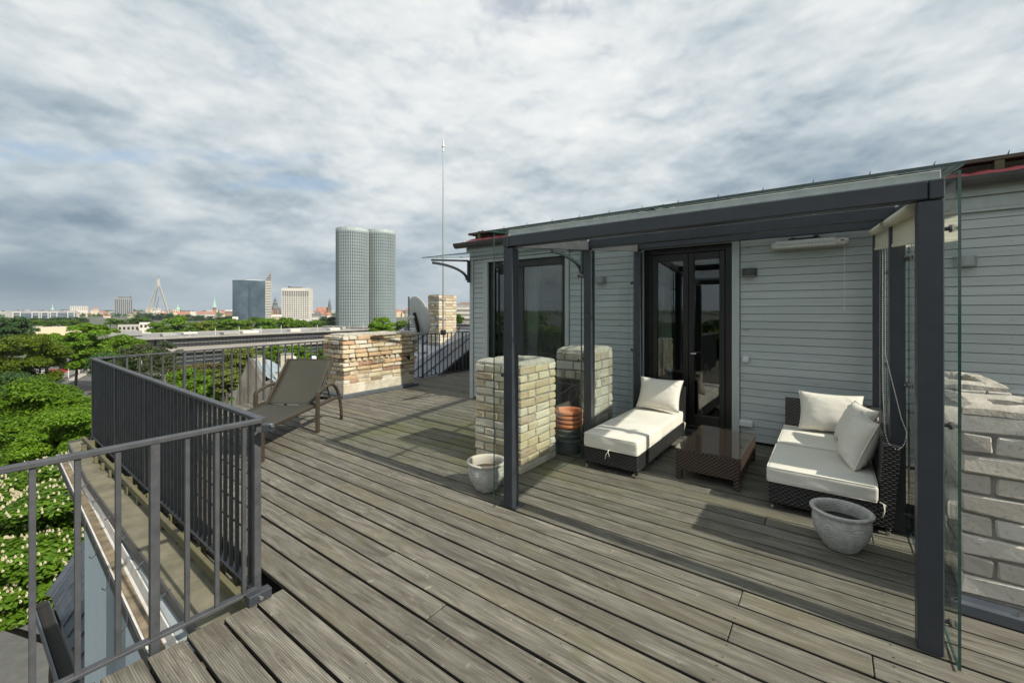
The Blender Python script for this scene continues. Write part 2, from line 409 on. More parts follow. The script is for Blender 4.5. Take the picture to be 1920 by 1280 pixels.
def mat_pot():
    m, t, out = newmat('whitewashed_pot_clay'); tc = N(t, 'ShaderNodeTexCoord'); s = N(t, 'ShaderNodeSeparateXYZ', {0: tc.outputs['Object']})
    n = noise(t, tc.outputs['Object'], 22.0, 6, .65, .4); n3 = noise(t, tc.outputs['Object'], 80.0, 3, .6)
    ang = math_(t, 'ARCTAN2', s.outputs[1], s.outputs[0])
    vec = N(t, 'ShaderNodeCombineXYZ', {0: math_(t, 'MULTIPLY', ang, 1.0), 1: math_(t, 'MULTIPLY', s.outputs[2], 9.0), 2: 0.0}).outputs[0]
    sw = N(t, 'ShaderNodeTexWave', {'Vector': vec, 'Scale': 1.1, 'Distortion': 7.0, 'Detail': 1.0, 'Detail Scale': 1.2}, wave_type='RINGS').outputs[0]
    line = ramp(t, sw, [(.0, 0.0), (.32, 0.0), (.5, 1.0), (.68, 0.0), (1.0, 0.0)])
    zb = ramp(t, s.outputs[2], [(.05, 0.0), (.075, 1.0), (.19, 1.0), (.2, 0.0)])
    rings = math_(t, 'SINE', math_(t, 'MULTIPLY', s.outputs[2], 2 * math.pi / .011))
    line = math_(t, 'MULTIPLY', line, zb)
    rg = math_(t, 'MULTIPLY', math_(t, 'SUBTRACT', 1.0, zb), rings)
    col = mixc(t, ramp(t, n, [(.35, 0.0), (.65, 1.0)]), (.36, .355, .335), (.56, .545, .51))
    col = mixc(t, math_(t, 'MULTIPLY', line, .8), col, (.72, .70, .66))
    h = math_(t, 'ADD', math_(t, 'MULTIPLY', line, 1.5), math_(t, 'MULTIPLY_ADD', rg, .35, math_(t, 'MULTIPLY', n3, .3)))
    finish(t, out, col, .85, 0, h, .9, .004, .2); return m
def mat_plaster_soot():
    m, t, out = newmat('sooty_cracked_render'); p, r = coords(t, False)
    n = noise(t, p, 9.0, 6, .65); vo = N(t, 'ShaderNodeTexVoronoi', {'Vector': scl(t, p, (1, 1, 1)), 'Scale': 3.1}, feature='DISTANCE_TO_EDGE')
    nv = math_(t, 'MULTIPLY_ADD', n, .06, vo.outputs[0])
    col = mixc(t, ramp(t, n, [(.3, 0.0), (.7, 1.0)]), (.035, .034, .032), (.12, .115, .105))
    col = mixc(t, ramp(t, nv, [(.022, .8), (.042, 0.0)]), col, (.42, .40, .36))
    finish(t, out, col, .95, 0, n, .5, .01, .2); return m
def mats():
    D = MAT
    D['deck'] = mat_deck(); D['deckside'] = simple('dark_board_edge', (.022, .020, .016), (.05, .045, .034), 9, .95); D['siding'] = mat_siding()
    D['dark'] = simple('shadowed_underlay', (.02, .019, .017), rough=.95)
    D['joist'] = simple('mossy_joist_wood', (.10, .09, .06), (.14, .13, .055), 7, .9, bump=.3)
    D['trim'] = simple('grey_green_trim_paint', (.40, .445, .435), (.46, .50, .485), 5, .55, bump=.12, stretch=(4, 4, .6))
    D['steel'] = simple('anthracite_steel_paint', (.030, .036, .046), (.040, .046, .056), 9, .42, bump=.05, bscale=220, spec=.5)
    D['rail'] = simple('grey_railing_paint', (.044, .047, .053), (.068, .072, .079), 14, .5, bump=.2, bscale=90, rnd=.15)
    D['chrome'] = simple('brushed_steel', (.6, .6, .6), rough=.25, metal=1.0)
    D['glass'] = mat_glass('clear_pergola_glass', (.955, .975, .965), .03, .6)
    D['glassedge'] = simple('green_glass_edge', (.02, .06, .052), (.045, .105, .09), 30, .15, spec=.8)
    D['pane'] = mat_glass('window_glass', (.66, .70, .70), .09)
    D['profile'] = simple('pale_glazing_profile', (.42, .47, .46), (.55, .59, .57), 12, .3, spec=.7)
    D['brown'] = simple('dark_brown_door_frame', (.010, .009, .009), (.016, .014, .013), 20, .35, stretch=(1, 1, .1))
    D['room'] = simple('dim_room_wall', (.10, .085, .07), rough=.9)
    D['curtain'] = simple('pale_curtain_cloth', (.55, .54, .50), (.65, .64, .6), 3, .9)
    D['gutter'] = simple('dark_gutter_metal', (.05, .05, .052), (.075, .073, .07), 8, .45, spec=.6)
    D['guard'] = simple('old_brown_guard_wood', (.045, .035, .027), (.10, .085, .065), 5, .8, stretch=(1, 12, 12), bump=.3)
    D['redroof'] = simple('wine_red_roof_metal', (.11, .018, .026), (.15, .028, .036), 6, .45, spec=.5)
    D['mortar'] = simple('sandy_mortar', (.26, .245, .21), (.38, .36, .31), 16, .95, bump=.7, bscale=90, bd=.008)
    D['mortardark'] = simple('weathered_grey_mortar', (.17, .165, .15), (.29, .275, .25), 12, .95, bump=.8, bscale=80, bd=.01)
    D['capmortar'] = simple('pale_worn_cap_mortar', (.30, .28, .235), (.44, .42, .365), 14, .95, bump=.7, bscale=70, bd=.006)
    D['bricky'] = mat_brick('yellow_brick', [(.54, .45, .28), (.58, .52, .37), (.46, .36, .23), (.60, .55, .43), (.52, .44, .28), (.56, .50, .36), (.62, .58, .47), (.38, .28, .19), (.60, .54, .40)], .15, .5)
    D['brickb'] = mat_brick('old_mixed_brick', [(.52, .41, .24), (.56, .47, .31), (.46, .35, .20), (.30, .17, .105), (.58, .54, .45), (.54, .42, .25), (.20, .145, .10), (.54, .45, .30), (.50, .33, .19), (.60, .51, .35), (.56, .47, .32), (.60, .55, .44)], .5, .35)
    D['brickg'] = mat_brick('grey_white_brick', [(.50, .47, .41), (.57, .54, .48), (.45, .42, .365), (.60, .575, .52), (.51, .475, .41)], .25, .35)
    D['brickm'] = mat_brick('sooty_pale_brick', [(.40, .375, .32), (.45, .43, .38), (.35, .32, .26), (.48, .46, .41), (.31, .28, .22)], .55, .4)
    D['sootwall'] = mat_plaster_soot()
    D['render'] = simple('stained_lime_render', (.42, .36, .26), (.58, .55, .47), 7, .95, bump=.5, bscale=50, bd=.008)
    D['flash'] = simple('grey_flashing_metal', (.10, .115, .135), (.14, .155, .175), 5, .4, metal=.3)
    D['black_wicker'] = mat_wicker('black_wicker', (.005, .005, .006), (.055, .054, .055), .040, .0155)
    D['brown_wicker'] = mat_wicker('brown_wicker', (.012, .008, .006), (.125, .082, .057), .036, .0145)
    D['lounge_wicker'] = mat_wicker('brown_lounger_wicker', (.02, .015, .010), (.11, .085, .055), .022, .014, .5)
    D['sling'] = mat_sling()
    D['fabric'] = simple('cream_cushion_cloth', (.70, .67, .60), (.76, .73, .66), 3, .92, bump=.35, bscale=420, bd=.0015, spec=.15)
    D['fabricp'] = simple('cream_pillow_cloth', (.70, .66, .585), (.76, .72, .645), 4, .92, bump=.35, bscale=420, bd=.0015, spec=.15)
    D['tabletop'] = mat_glass('table_glass', (.90, .90, .88), .04)
    D['pot'] = mat_pot()
    D['potrim'] = simple('bare_terracotta_rim', (.50, .465, .41), (.54, .40, .28), 14, .85, lo=.45, hi=.8, bump=.3)
    D['soil'] = simple('dry_dark_soil', (.035, .025, .018), (.12, .07, .035), 30, .95, bump=.8, bscale=120, bd=.01)
    D['terracotta'] = simple('orange_terracotta', (.52, .17, .07), (.58, .23, .11), 9, .8, bump=.15)
    D['greypot'] = simple('slate_grey_pot', (.10, .115, .115), (.14, .155, .155), 12, .75, bump=.2)
    D['white'] = simple('white_plastic', (.62, .64, .65), rough=.4)
    D['heater'] = simple('pale_grey_heater_metal', (.58, .56, .51), rough=.4)
    D['black'] = simple('black_plastic', (.012, .012, .013), rough=.45)
    D['lampdark'] = simple('anthracite_lamp_metal', (.055, .06, .06), rough=.45)
    D['lampgrey'] = simple('grey_lamp_metal', (.30, .32, .31), rough=.4, metal=.4)
    D['blind'] = simple('cream_blind_cloth', (.62, .58, .46), rough=.85)
    D['bead'] = simple('pale_bead_chain', (.5, .5, .47), rough=.4)
    D['dish'] = simple('grey_dish_metal', (.46, .48, .47), (.54, .56, .55), 3, .5)
    D['greyroof'] = simple('grey_seamed_roof_metal', (.125, .14, .165), (.17, .19, .215), 2.5, .45, spec=.4, metal=.1)
    D['darkroof'] = simple('dark_seamed_roof_metal', (.055, .07, .09), (.085, .10, .125), 3, .45, spec=.5)
    D['felt'] = simple('mossy_roofing_felt', (.115, .11, .075), (.20, .185, .13), 5, .95, bump=.4, bscale=40)
    D['stucco'] = simple('blue_grey_stucco', (.30, .34, .36), (.34, .38, .40), 6, .9, bump=.2, bscale=120)
    D['stuccol'] = simple('pale_blue_stucco', (.60, .67, .72), (.64, .71, .76), 6, .9, bump=.2, bscale=120)
    D['gutterw'] = simple('rusty_white_gutter', (.66, .65, .62), (.36, .27, .17), 9, .6, lo=.5, hi=.85)
    D['rust'] = simple('rusty_gutter_bottom', (.12, .10, .07), (.26, .21, .14), 9, .9, bump=.4)
    D['concrete'] = simple('pale_concrete', (.33, .32, .29), (.42, .40, .36), 1.2, .85)
    D['conc2'] = simple('grey_concrete', (.20, .20, .195), (.27, .265, .25), .6, .85)
    D['terr'] = simple('sandy_terrace_paving', (.24, .22, .185), (.31, .285, .245), .4, .9)
    D['plaster'] = simple('dirty_grey_plaster', (.085, .08, .065), (.19, .175, .145), 1.1, .95, stretch=(1, 1, .4), bump=.3, bscale=8)
    D['zinc'] = simple('blue_grey_zinc', (.26, .33, .37), (.34, .41, .44), 1.0, .5, metal=.2)
    D['asphalt'] = simple('worn_asphalt', (.085, .08, .08), (.12, .112, .11), .8, .9)
    D['pave'] = simple('sandy_pavement', (.33, .30, .255), (.42, .385, .33), 1.5, .95)
    D['grass'] = simple('mown_grass', (.05, .10, .018), (.09, .15, .03), 2.0, .95)
    D['earth'] = simple('mixed_city_ground', (.06, .075, .04), (.13, .13, .11), .05, .95)
    D['bark'] = simple('grey_brown_bark', (.07, .058, .045), (.12, .10, .08), 5, .95, stretch=(1, 1, .2))
    D['birch'] = simple('white_birch_bark', (.52, .50, .46), (.16, .14, .12), 4, .9, stretch=(1, 1, 1.5), lo=.5, hi=.7)
    D['leaf_bright'] = mat_leaf('bright_green_leaves', (.07, .165, .006), (.17, .30, .014), .36)
    D['leaf_mid'] = mat_leaf('mid_green_leaves', (.055, .13, .009), (.13, .235, .018), .36)
    D['leaf_dark'] = mat_leaf('blue_green_leaves', (.026, .07, .018), (.06, .12, .035), .2)
    D['leaf_olive'] = mat_leaf('olive_leaves', (.065, .11, .005), (.14, .20, .010))
    D['leaf_pale'] = mat_leaf('pale_yellow_green_leaves', (.11, .14, .03), (.20, .23, .06))
    D['leaf_yellow'] = mat_leaf('yellow_green_leaves', (.13, .19, .01), (.21, .28, .02))
    D['leaf_grey'] = mat_leaf('grey_green_birch_leaves', (.045, .065, .022), (.085, .11, .045), .2)
    D['leaf_red'] = mat_leaf('reddish_hedge_leaves', (.10, .085, .03), (.16, .14, .05))
    D['blossom'] = simple('creamy_chestnut_blossom', (.80, .76, .58), (.72, .62, .44), 40, .9)
    D['ztower'] = simple('grey_green_tower_cladding', (.40, .455, .455), rough=.28, metal=.3)
    D['zglass'] = simple('dark_tower_glass', (.035, .05, .055), (.12, .16, .17), .035, .08, spec=.9, rnd=.0)
    D['crownglass'] = simple('pale_green_crown_glass', (.38, .46, .44), (.50, .57, .55), .3, .2, spec=.8)
    D['bglass'] = simple('blue_tower_glass', (.03, .055, .08), (.11, .16, .205), .035, .12, spec=1.0, stretch=(1, 1, .7))
    D['bband'] = simple('dark_blue_floor_band', (.035, .055, .075), rough=.3)
    D['whitep'] = simple('pale_facade_paint', (.52, .50, .45), (.60, .585, .53), .05, .85)
    D['cream'] = simple('cream_facade_paint', (.55, .44, .29), (.62, .52, .37), .05, .85)
    D['greyp'] = simple('grey_facade_paint', (.24, .245, .245), (.32, .32, .31), .04, .8)
    D['redtile'] = simple('red_clay_roof', (.29, .125, .085), (.37, .18, .125), .06, .85)
    D['copper'] = simple('green_copper_spire', (.26, .45, .38), (.34, .52, .45), .2, .7)
    D['churchbrick'] = simple('brown_church_brick', (.25, .15, .10), (.32, .20, .14), .2, .85)
    D['slate'] = simple('dark_spire_metal', (.08, .085, .08), (.13, .135, .125), .2, .6)
    D['wind'] = simple('dark_far_window', (.03, .035, .04), rough=.2, spec=.8)
    D['officeglass'] = simple('black_office_glass', (.012, .015, .019), (.035, .045, .055), .15, .12, spec=.8)
    D['carred'] = simple('red_car_paint', (.30, .02, .025), rough=.3)
    D['carwhite'] = simple('white_car_paint', (.65, .65, .66), rough=.3)
    D['tyre'] = simple('black_tyre_rubber', (.015, .015, .015), rough=.9)
    m, t, out = newmat('thin_haze'); v = N(t, 'ShaderNodeVolumePrincipled', {'Color': (.80, .87, .95, 1), 'Density': .00007, 'Anisotropy': .2}); t.links.new(v.outputs[0], out.inputs['Volume']); D['haze'] = m
mats()
def split_len(L, bl, gap, half, first_=.5):
    out = []; x = 0.0; first = True
    while L - x > .02:
        b = bl * first_ if (first and half) else bl
        if L - x - b - gap < .3 * bl: b = L - x
        out.append((x, x + b)); x += b + gap; first = False
    return out
def bricks(parent, x0, x1, y0, y1, z0, rows, h, mat, bl=.24, bw=.115, gap=.011, seed=1, jit=.0035, ch=.007, outset=None, sides='SENW', skip=None, ragged=False):
    rd = random.Random(seed)
    for i in range(rows):
        e = outset(i) if outset else 0.0
        if e is None: continue
        X0, X1, Y0, Y1 = x0 - e, x1 + e, y0 - e, y1 + e; p = i % 2; za = z0 + i * h; zb = za + h - gap
        for sd in sides:
            horiz = sd in 'SN'; own = (p == 0) == horiz
            a, b = (X0, X1) if horiz else (Y0, Y1)
            if not own: a += bw + gap; b -= bw + gap
            for (u, v) in split_len(b - a, bl * rd.uniform(.94, 1.06), gap, (p == 1) == horiz, rd.uniform(.45, .8) if ragged else .5):
                q = rd.uniform(-.004, .004)
                if skip and skip(i, sd, a + u): continue
                m = MB()
                if sd == 'S': m.box(a + u, a + v, Y0 + q, Y0 + bw, za, zb, ch, 0, None, jit, rd)
                elif sd == 'N': m.box(a + u, a + v, Y1 - bw, Y1 - q, za, zb, ch, 0, None, jit, rd)
                elif sd == 'E': m.box(X1 - bw, X1 - q, a + u, a + v, za, zb, ch, 0, None, jit, rd)
                else: m.box(X0 + q, X0 + bw, a + u, a + v, za, zb, ch, 0, None, jit, rd)
                m.build('brick', mat, parent)
def mortar_core(parent, x0, x1, y0, y1, z0, z1, mat, hole=.12, ins=.012, cap=.05, wall=None, seed=1):
    rd = random.Random(seed); w = wall or .14
    m = MB(); zt = z1
    for (a, b, c, d) in ((x0 + ins, x1 - ins, y0 + ins, y0 + w), (x0 + ins, x1 - ins, y1 - w, y1 - ins), (x0 + ins, x0 + w, y0 + w, y1 - w), (x1 - w, x1 - ins, y0 + w, y1 - w)):
        m.box(a, b, c, d, z0, zt)
    m.box(x0 + w, x1 - w, y0 + w, y1 - w, z0, z1 - .25)
    m.build('mortar', mat, parent)
    # worn mortar cap, rounded off towards the edge, with the flue opening left free
    m = MB(); n = 10; ring = []
    def rect(xa, xb, ya, yb):
        pts = []
        for k in range(n): pts.append((xa + (xb - xa) * k / n, ya))
        for k in range(n): pts.append((xb, ya + (yb - ya) * k / n))
        for k in range(n): pts.append((xb - (xb - xa) * k / n, yb))
        for k in range(n): pts.append((xa, yb - (yb - ya) * k / n))
        return pts
    L = [(0.006, z1 - .014), (.012, z1 + cap * .35), (.05, z1 + cap * .8), (w - .008, z1 + cap * .75), (w + .004, z1 + cap * .45), (w + .006, z1 - .2)]
    vs = []; fs = []
    for li, (d, z) in enumerate(L):
        for k, (x, y) in enumerate(rect(x0 + d, x1 - d, y0 + d, y1 - d)):
            j = .005 if 0 < li < 5 else .002
            vs.append((x + rd.uniform(-j, j), y + rd.uniform(-j, j), z + rd.uniform(-j, j)))
    K = 4 * n
    for li in range(len(L) - 1):
        for k in range(K): fs.append((li * K + k, li * K + (k + 1) % K, (li + 1) * K + (k + 1) % K, (li + 1) * K + k))
    m.add(vs, fs); m.build('mortar_cap', MAT['capmortar'], parent)
    mm = MB(); mm.box(x0 + w - .004, x1 - w + .004, y0 + w - .004, y1 - w + .004, z1 - .24, z1 - .2); mm.build('flue', MAT['dark'], parent)
def flashing(parent, x0, x1, y0, y1, h=.11, out=.045):
    m = MB()
    for (ax, ay, bx, by, nx, ny) in ((x0, y0, x1, y0, 0, -1), (x1, y0, x1, y1, 1, 0), (x1, y1, x0, y1, 0, 1), (x0, y1, x0, y0, -1, 0)):
        ex, ey = (bx - ax), (by - ay); l = math.hypot(ex, ey); ex, ey = ex / l * out, ey / l * out
        a = (ax, ay); b = (bx, by); o1 = (ax - ex + nx * out, ay - ey + ny * out); o2 = (bx + ex + nx * out, by + ey + ny * out)
        s = .004
        m.add([(a[0] + nx * s, a[1] + ny * s, h), (b[0] + nx * s, b[1] + ny * s, h), (b[0] + nx * .012, b[1] + ny * .012, h * .72), (a[0] + nx * .012, a[1] + ny * .012, h * .72),
               (o1[0], o1[1], .055), (o2[0], o2[1], .055), (o1[0], o1[1], .006), (o2[0], o2[1], .006)],
              [(0, 3, 2, 1), (3, 4, 5, 2), (4, 6, 7, 5)])
    m.build('flashing', MAT['flash'], parent)
    m = MB()
    for (ax, ay, bx, by, nx, ny) in ((x0, y0, x1, y0, 0, -1), (x1, y0, x1, y1, 1, 0)):
        k = max(2, int(math.hypot(bx - ax, by - ay) / .3))
        for i in range(k):
            f = (i + .5) / k; c = Vector((ax + (bx - ax) * f + nx * .014, ay + (by - ay) * f + ny * .014, h * .86))
            m.tube([c, c + Vector((nx, ny, 0)) * .006], .008, 6)
    m.build('screw', MAT['chrome'], parent)

# ------------------------------------------------------------------ the ground and the terrace deck
g = MB()
rings = [0, 60, 200, 600, 1500, 4000, 9000]
vs = [(0, 0, -20)]; fs = []
for r in rings[1:]:
    for k in range(48): vs.append((r * math.cos(k * math.pi / 24), r * math.sin(k * math.pi / 24), -20))
for k in range(48): fs.append((0, 1 + k, 1 + (k + 1) % 48))
for i in range(len(rings) - 2):
    for k in range(48): fs.append((1 + i * 48 + k, 1 + (i + 1) * 48 + k, 1 + (i + 1) * 48 + (k + 1) % 48, 1 + i * 48 + (k + 1) % 48))
g.add(vs, fs); g.build('ground', MAT['earth'], kind='structure')

PITCH = .1468; Y00 = 1.130 - 3 * PITCH - .0055
def back_edge(y): return -7.24 - .19 * max(0.0, min(y, 4.6) - 1.1) if y < 5.7 else -7.38
deck = MB()
deck.prism([(-7.2, 1.07, -.10), (3.6, 1.07, -.10), (3.6, 9.2, -.10), (-7.35, 9.2, -.10), (-7.35, 5.7, -.10), (-7.85, 4.6, -.10)], (0, 0, -.04)); deck.box(-2.40, 3.6, -1.6, 1.07, -.141, -.10)
deck_o = deck.build('deck', MAT['dark'], kind='structure')
jo = MB()
for k in range(-12, 7):
    x = k * .6 + .2
    jo.box(x, x + .045, (1.03 if x < -2.45 else -1.5), 5.45 if x > -4.9 else 8.8, -.10, -.030)
jo.build('joist', MAT['joist'], deck_o)
rd = random.Random(11)
row = -12
while True:
    y0 = Y00 + row * PITCH; y1 = y0 + PITCH - .015; row += 1
    if y0 > 8.7: break
    if y1 < -1.4: continue
    xa = back_edge((y0 + y1) / 2) if y0 > .98 else -2.385 + rd.uniform(-.012, .012)
    xb = 3.4 if y0 < 5.4 else -4.9
    if y0 > 5.4 and y0 < 5.5: continue
    cuts = []; x = xa + rd.uniform(2.6, 5.6)
    while x < xb - 1.2:
        cuts.append(round((x - .2) / .6) * .6 + .2 + .022); x += rd.uniform(4.2, 5.8)
    for jx, jy in ((-.373, 3.59), (.145, 2.336)):
        if y0 < jy < y1: cuts = [c for c in cuts if abs(c - jx) > 2.4] + [jx]
    cuts = sorted(set(cuts)); ends = [xa] + cuts + [xb]
    for i in range(len(ends) - 1):
        a, b = ends[i] + (.0018 if i else 0), ends[i + 1] - .0018
        if b - a < .1: continue
        dz = rd.uniform(-.0018, .0018); tl = rd.uniform(-.0012, .0012)
        m = MB(); m.box(a, b, y0, y1, -.028, 0.0, .0035)
        m.v = [(px, py + (px - a) / (b - a) * tl * 2, pz + dz + tl * (py - y0) / PITCH) for px, py, pz in m.v]
        m.m = [1 if (min(m.v[i][2] for i in f) < -.012) else 0 for f in m.f]  # near-black second material on board sides deepens the dark gaps between planks
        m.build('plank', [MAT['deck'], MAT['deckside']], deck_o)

m = MB(); rd = random.Random(17)
for r_ in range(-10, 32):
    yc = Y00 + r_ * PITCH + (PITCH - .015) / 2
    for k in range(-9, 5):
        x = k * .6 + .222
        if yc < 1.0 and x < -2.35: continue
        for q in (-.042, .042):
            a0 = rd.uniform(0, 1); cx_, cy_ = x + rd.uniform(-.006, .006), yc + q
            m.poly([(cx_ + .0042 * math.cos(a0 + i * 1.047), cy_ + .0042 * math.sin(a0 + i * 1.047), .0032) for i in range(6)])
m.build('screw', MAT['gutter'], deck_o, kind='stuff')
# ------------------------------------------------------------------ the building under the terrace
bl = thing('apartment_building', 'blue grey plastered building carrying the wooden roof terrace', 'building', (-5, 1.2, -10))
m = MB(); m.box(-7.3, 3.6, 1.12, 12, -20, -.16); m.box(-2.30, 3.6, -2.2, 1.12, -20, -.16); m.build('wall', MAT['stucco'], bl)
for (a, b) in ((-7.34, -6.2), (-5.4, -4.3), (-3.6, -2.6)):
    m = MB(); m.box(a, b, 1.06, 1.13, -20, -.45); m.build('pilaster', MAT['stuccol'], bl)
m = MB(); m.prism([(-7.55, .955, -.13), (-5.7, .85, -.13), (-2.32, .785, -.13), (-2.32, 1.16, -.13), (-7.55, 1.25, -.13)], (0, 0, -.05)); m.build('cornice', MAT['felt'], bl)
m = MB()
m.bar((-7.55, .947, -.155), (-5.7, .842, -.155), .012, .07); m.bar((-5.7, .842, -.155), (-2.32, .777, -.155), .012, .07); m.bar((-7.552, .955, -.137), (-7.552, 1.25, -.137), .012, .06); m.build('cornice_edge', MAT['gutter'], bl)
m = MB()     # sloping sheet between cornice and gutter, then the open box gutter
m.add([(-7.5, 1.0, -.17), (-2.32, .86, -.17), (-2.32, .725, -.235), (-7.5, .955, -.235)], [(0, 1, 2, 3)]); m.build('apron_sheet', MAT['stucco'], bl)
GA, GB = Vector((-7.45, .935, -.245)), Vector((-2.30, .708, -.245))
gd = (GB - GA).normalized(); gn = Vector((gd.y, -gd.x, 0))
gut = MB(); prof = [(0, .06), (.012, -.035), (.05, -.055), (.115, -.055), (.145, -.03), (.16, .03), (.175, .032), (.168, -.04), (.12, -.07), (.04, -.07), (-.004, -.04), (-.012, .06)]
prof = [(a * .58, b * .75) for a, b in prof]; K = len(prof); vs = [GA + gn * a + Vector((0, 0, b)) for a, b in prof] + [GB + gn * a + Vector((0, 0, b)) for a, b in prof]
gut.add(vs, [(i, (i + 1) % K, (i + 1) % K + K, i + K) for i in range(K)] + [tuple(range(K))[::-1]])
gobj = gut.build('roof_gutter', MAT['gutterw'], bl)
m = MB(); m.prism([GA + gn * .022 + Vector((0, 0, -.036)), GB + gn * .022 + Vector((0, 0, -.036)), GB + gn * .072 + Vector((0, 0, -.036)), GA + gn * .072 + Vector((0, 0, -.036))], (0, 0, .008)); m.build('gutter_sediment', MAT['rust'], gobj)
m = MB(); m.bar(GA + gn * .106 + Vector((0, 0, -.02)), GB + gn * .106 + Vector((0, 0, -.02)), .006, .075); m.build('gutter_face', MAT['rail'], gobj)
for k in range(9):
    p = GA.lerp(GB, (k + .6) / 9.2); m = MB()
    m.tube([p + gn * .112 + Vector((0, 0, .03)), p + gn * .114 + Vector((0, 0, -.04)), p + gn * .135 + Vector((0, 0, -.06)), p + gn * .15 + Vector((0, 0, -.04))], .004, 6)
    m.build('gutter_bracket', MAT['rail'], gobj)
m = MB()
for k in range(10):
    x = -7.1 + k * .5; y = .80 - (x + 7.3) * .009
    m.bar((x, y + .045, -.128), (x + .004, y + .0, -.15), .014, .005)
m.build('sheet_clip', MAT['rail'], bl, kind='stuff')

# ------------------------------------------------------------------ railings
def railing(name, label, A, B, zb, zt, n, posts, base=None, ends=True, rot=0):
    A = Vector((A[0], A[1], 0)); B = Vector((B[0], B[1], 0)); d = (B - A).normalized()
    t = thing(name, label, 'railing', (A + B) / 2)
    m = MB(); up = Vector((0, 0, 1))
    m.bar(A - d * .02 + up * zt, B + d * .02 + up * zt, .042, .022, .003); m.build('handrail', MAT['rail'], t)
    m = MB(); m.bar(A + up * zb, B + up * zb, .036, .016, .002); m.build('bottom_rail', MAT['rail'], t)
    L = (B - A).length
    for k in range(n):
        f = (k + .5) / n; p = A.lerp(B, f); m = MB()
        w = .034 if k in posts else .019
        m.bar(p + up * (zb if k not in posts else -.06), p + up * (zt - .011), w, w, .0015, up=d); m.build('post' if k in posts else 'baluster', MAT['rail'], t)
    return t
rn = railing('railing', 'grey steel railing nearest the camera, crossing the bottom left corner', (-2.43, 1.0), (-2.43, -1.19), .035, .918, 18, (3, 12))
m = MB(); m.bar((-2.37, .93, .03), (-2.37, 1.04, .03), .05, .05, .003); m.build('corner_bracket', MAT['steel'], rn)
m = MB(); m.tube([(-2.343, .985, .03), (-2.335, .985, .03)], .01, 8); m.tube([(-2.36, 1.04, .9), (-2.34, 1.04, .9)], .009, 8); m.build('bolt', MAT['chrome'], rn)
m = MB(); m.bar((-2.40, 1.02, .885), (-2.36, 1.055, .885), .04, .04, .003); m.build('rail_joint', MAT['steel'], rn)
rs = railing('railing', 'long dark barred railing along the mossy cornice, running into the distance', (-2.46, 1.03), (-7.22, 1.115), -.02, .918, 53, (0, 12, 25, 38, 52))
railing('railing', 'railing across the far end of the terrace behind the sun lounger', (-7.23, 1.12), (-7.93, 4.75), -.02, .918, 28, (7, 16, 26))
rf = railing('railing', 'black barred railing between the satellite dish and the cabin corner', (-7.34, 5.9), (-7.34, 9.0), .03, .98, 24, (4, 14))
for o in rf.children: o.data.materials[0] = MAT['steel']
m = MB(); m.tube([(-7.30, 6.75, .22), (-7.29, 6.8, .16), (-7.28, 6.86, .05), (-7.27, 6.92, .012), (-7.1, 6.98, .012)], .008, 6)
tag(m.build('cable', MAT['black'], smooth=True, org=(-7.28, 6.9, 0)), 'black loose cable at the foot of the far railing', 'cable')
m = MB(); m.bar((-2.42, 1.11, -.055), (-7.3, 1.19, -.055), .03, .055, .003); m.v = [(x, y - .145, z) for x, y, z in m.v]; m.build('edge_board', MAT['joist'], deck_o)
for k in range(14):
    x = -2.7 - k * .33; m = MB(); m.box(x, x + .03, .985, 1.06, -.125, -.06, .002); m.build('joist_end', MAT['joist'], deck_o)

# ------------------------------------------------------------------ chimneys on the terrace
c = thing('brick_chimney', 'low yellow brick chimney behind the front left pergola post', 'chimney', (-2.55, 3.48, 0))
mortar_core(c, -2.825, -2.265, 3.175, 3.79, 0, .985, MAT['mortar'], seed=3)
bricks(c, -2.825, -2.265, 3.175, 3.79, .075, 12, .0762, MAT['bricky'], .235, .112, .013, 5, jit=.005, ch=.0075, ragged=True)
m = MB(); m.box(-2.83, -2.262, 3.17, 3.795, 0.001, .072, .012); m.build('render_base', MAT['render'], c)
c = thing('brick_chimney', 'pale brick chimney with a sooty cracked lower half behind the planter stack', 'chimney', (-2.35, 4.6, 0))
mortar_core(c, -2.58, -2.125, 4.33, 4.90, 0, 1.035, MAT['mortardark'], seed=4)
bricks(c, -2.58, -2.125, 4.33, 4.90, .0, 10, .1035, MAT['brickm'], .22, .105, .012, 8, skip=lambda i, s, x: (s in 'SW' and i < 7), ragged=True)
m = MB()
m.box(-2.572, -2.14, 4.338, 4.43, .0, .72, .01); m.build('sooty_render', MAT['sootwall'], c)
flashing(c, -2.58, -2.125, 4.33, 4.90, .08, .03)
c = thing('brick_chimney', 'large grey brick chimney standing right of the pergola, cut by the frame', 'chimney', (.9, 3.3, 0))
mortar_core(c, .525, 1.30, 3.06, 3.56, 0, 1.0, MAT['mortardark'], cap=.045, seed=5)
bricks(c, .525, 1.30, 3.06, 3.56, .10, 9, .1, MAT['brickg'], .225, .108, .013, 12, ch=.007, jit=.0065, ragged=True)
m = MB(); m.box(.53, 1.295, 3.068, 3.552, 0, .1, .01); m.build('render_base', MAT['mortardark'], c)
flashing(c, .525, 1.30, 3.06, 3.56, .085, .04)
c = thing('brick_chimney', 'grey brick chimney half hidden between the big grey chimney and the cabin wall', 'chimney', (.7, 4.1, 0))
mortar_core(c, .525, .875, 3.84, 4.5, 0, 1.02, MAT['mortardark'], cap=.045, wall=.11, seed=6)
bricks(c, .525, .875, 3.84, 4.5, .02, 10, .1, MAT['brickg'], .225, .1, .013, 14, ch=.007, jit=.006, ragged=True)
c = thing('brick_chimney', 'long old chimney of mixed yellow bricks behind the sun lounger', 'chimney', (-6.97, 4.92, 0))
cx = (-7.22, -6.70, 4.15, 5.70)
def corbel(i):
    return {9: .05, 10: .05, 11: .05, 12: .05, 13: .05, 7: .035, 6: .018, 8: .012}.get(i, 0.0)
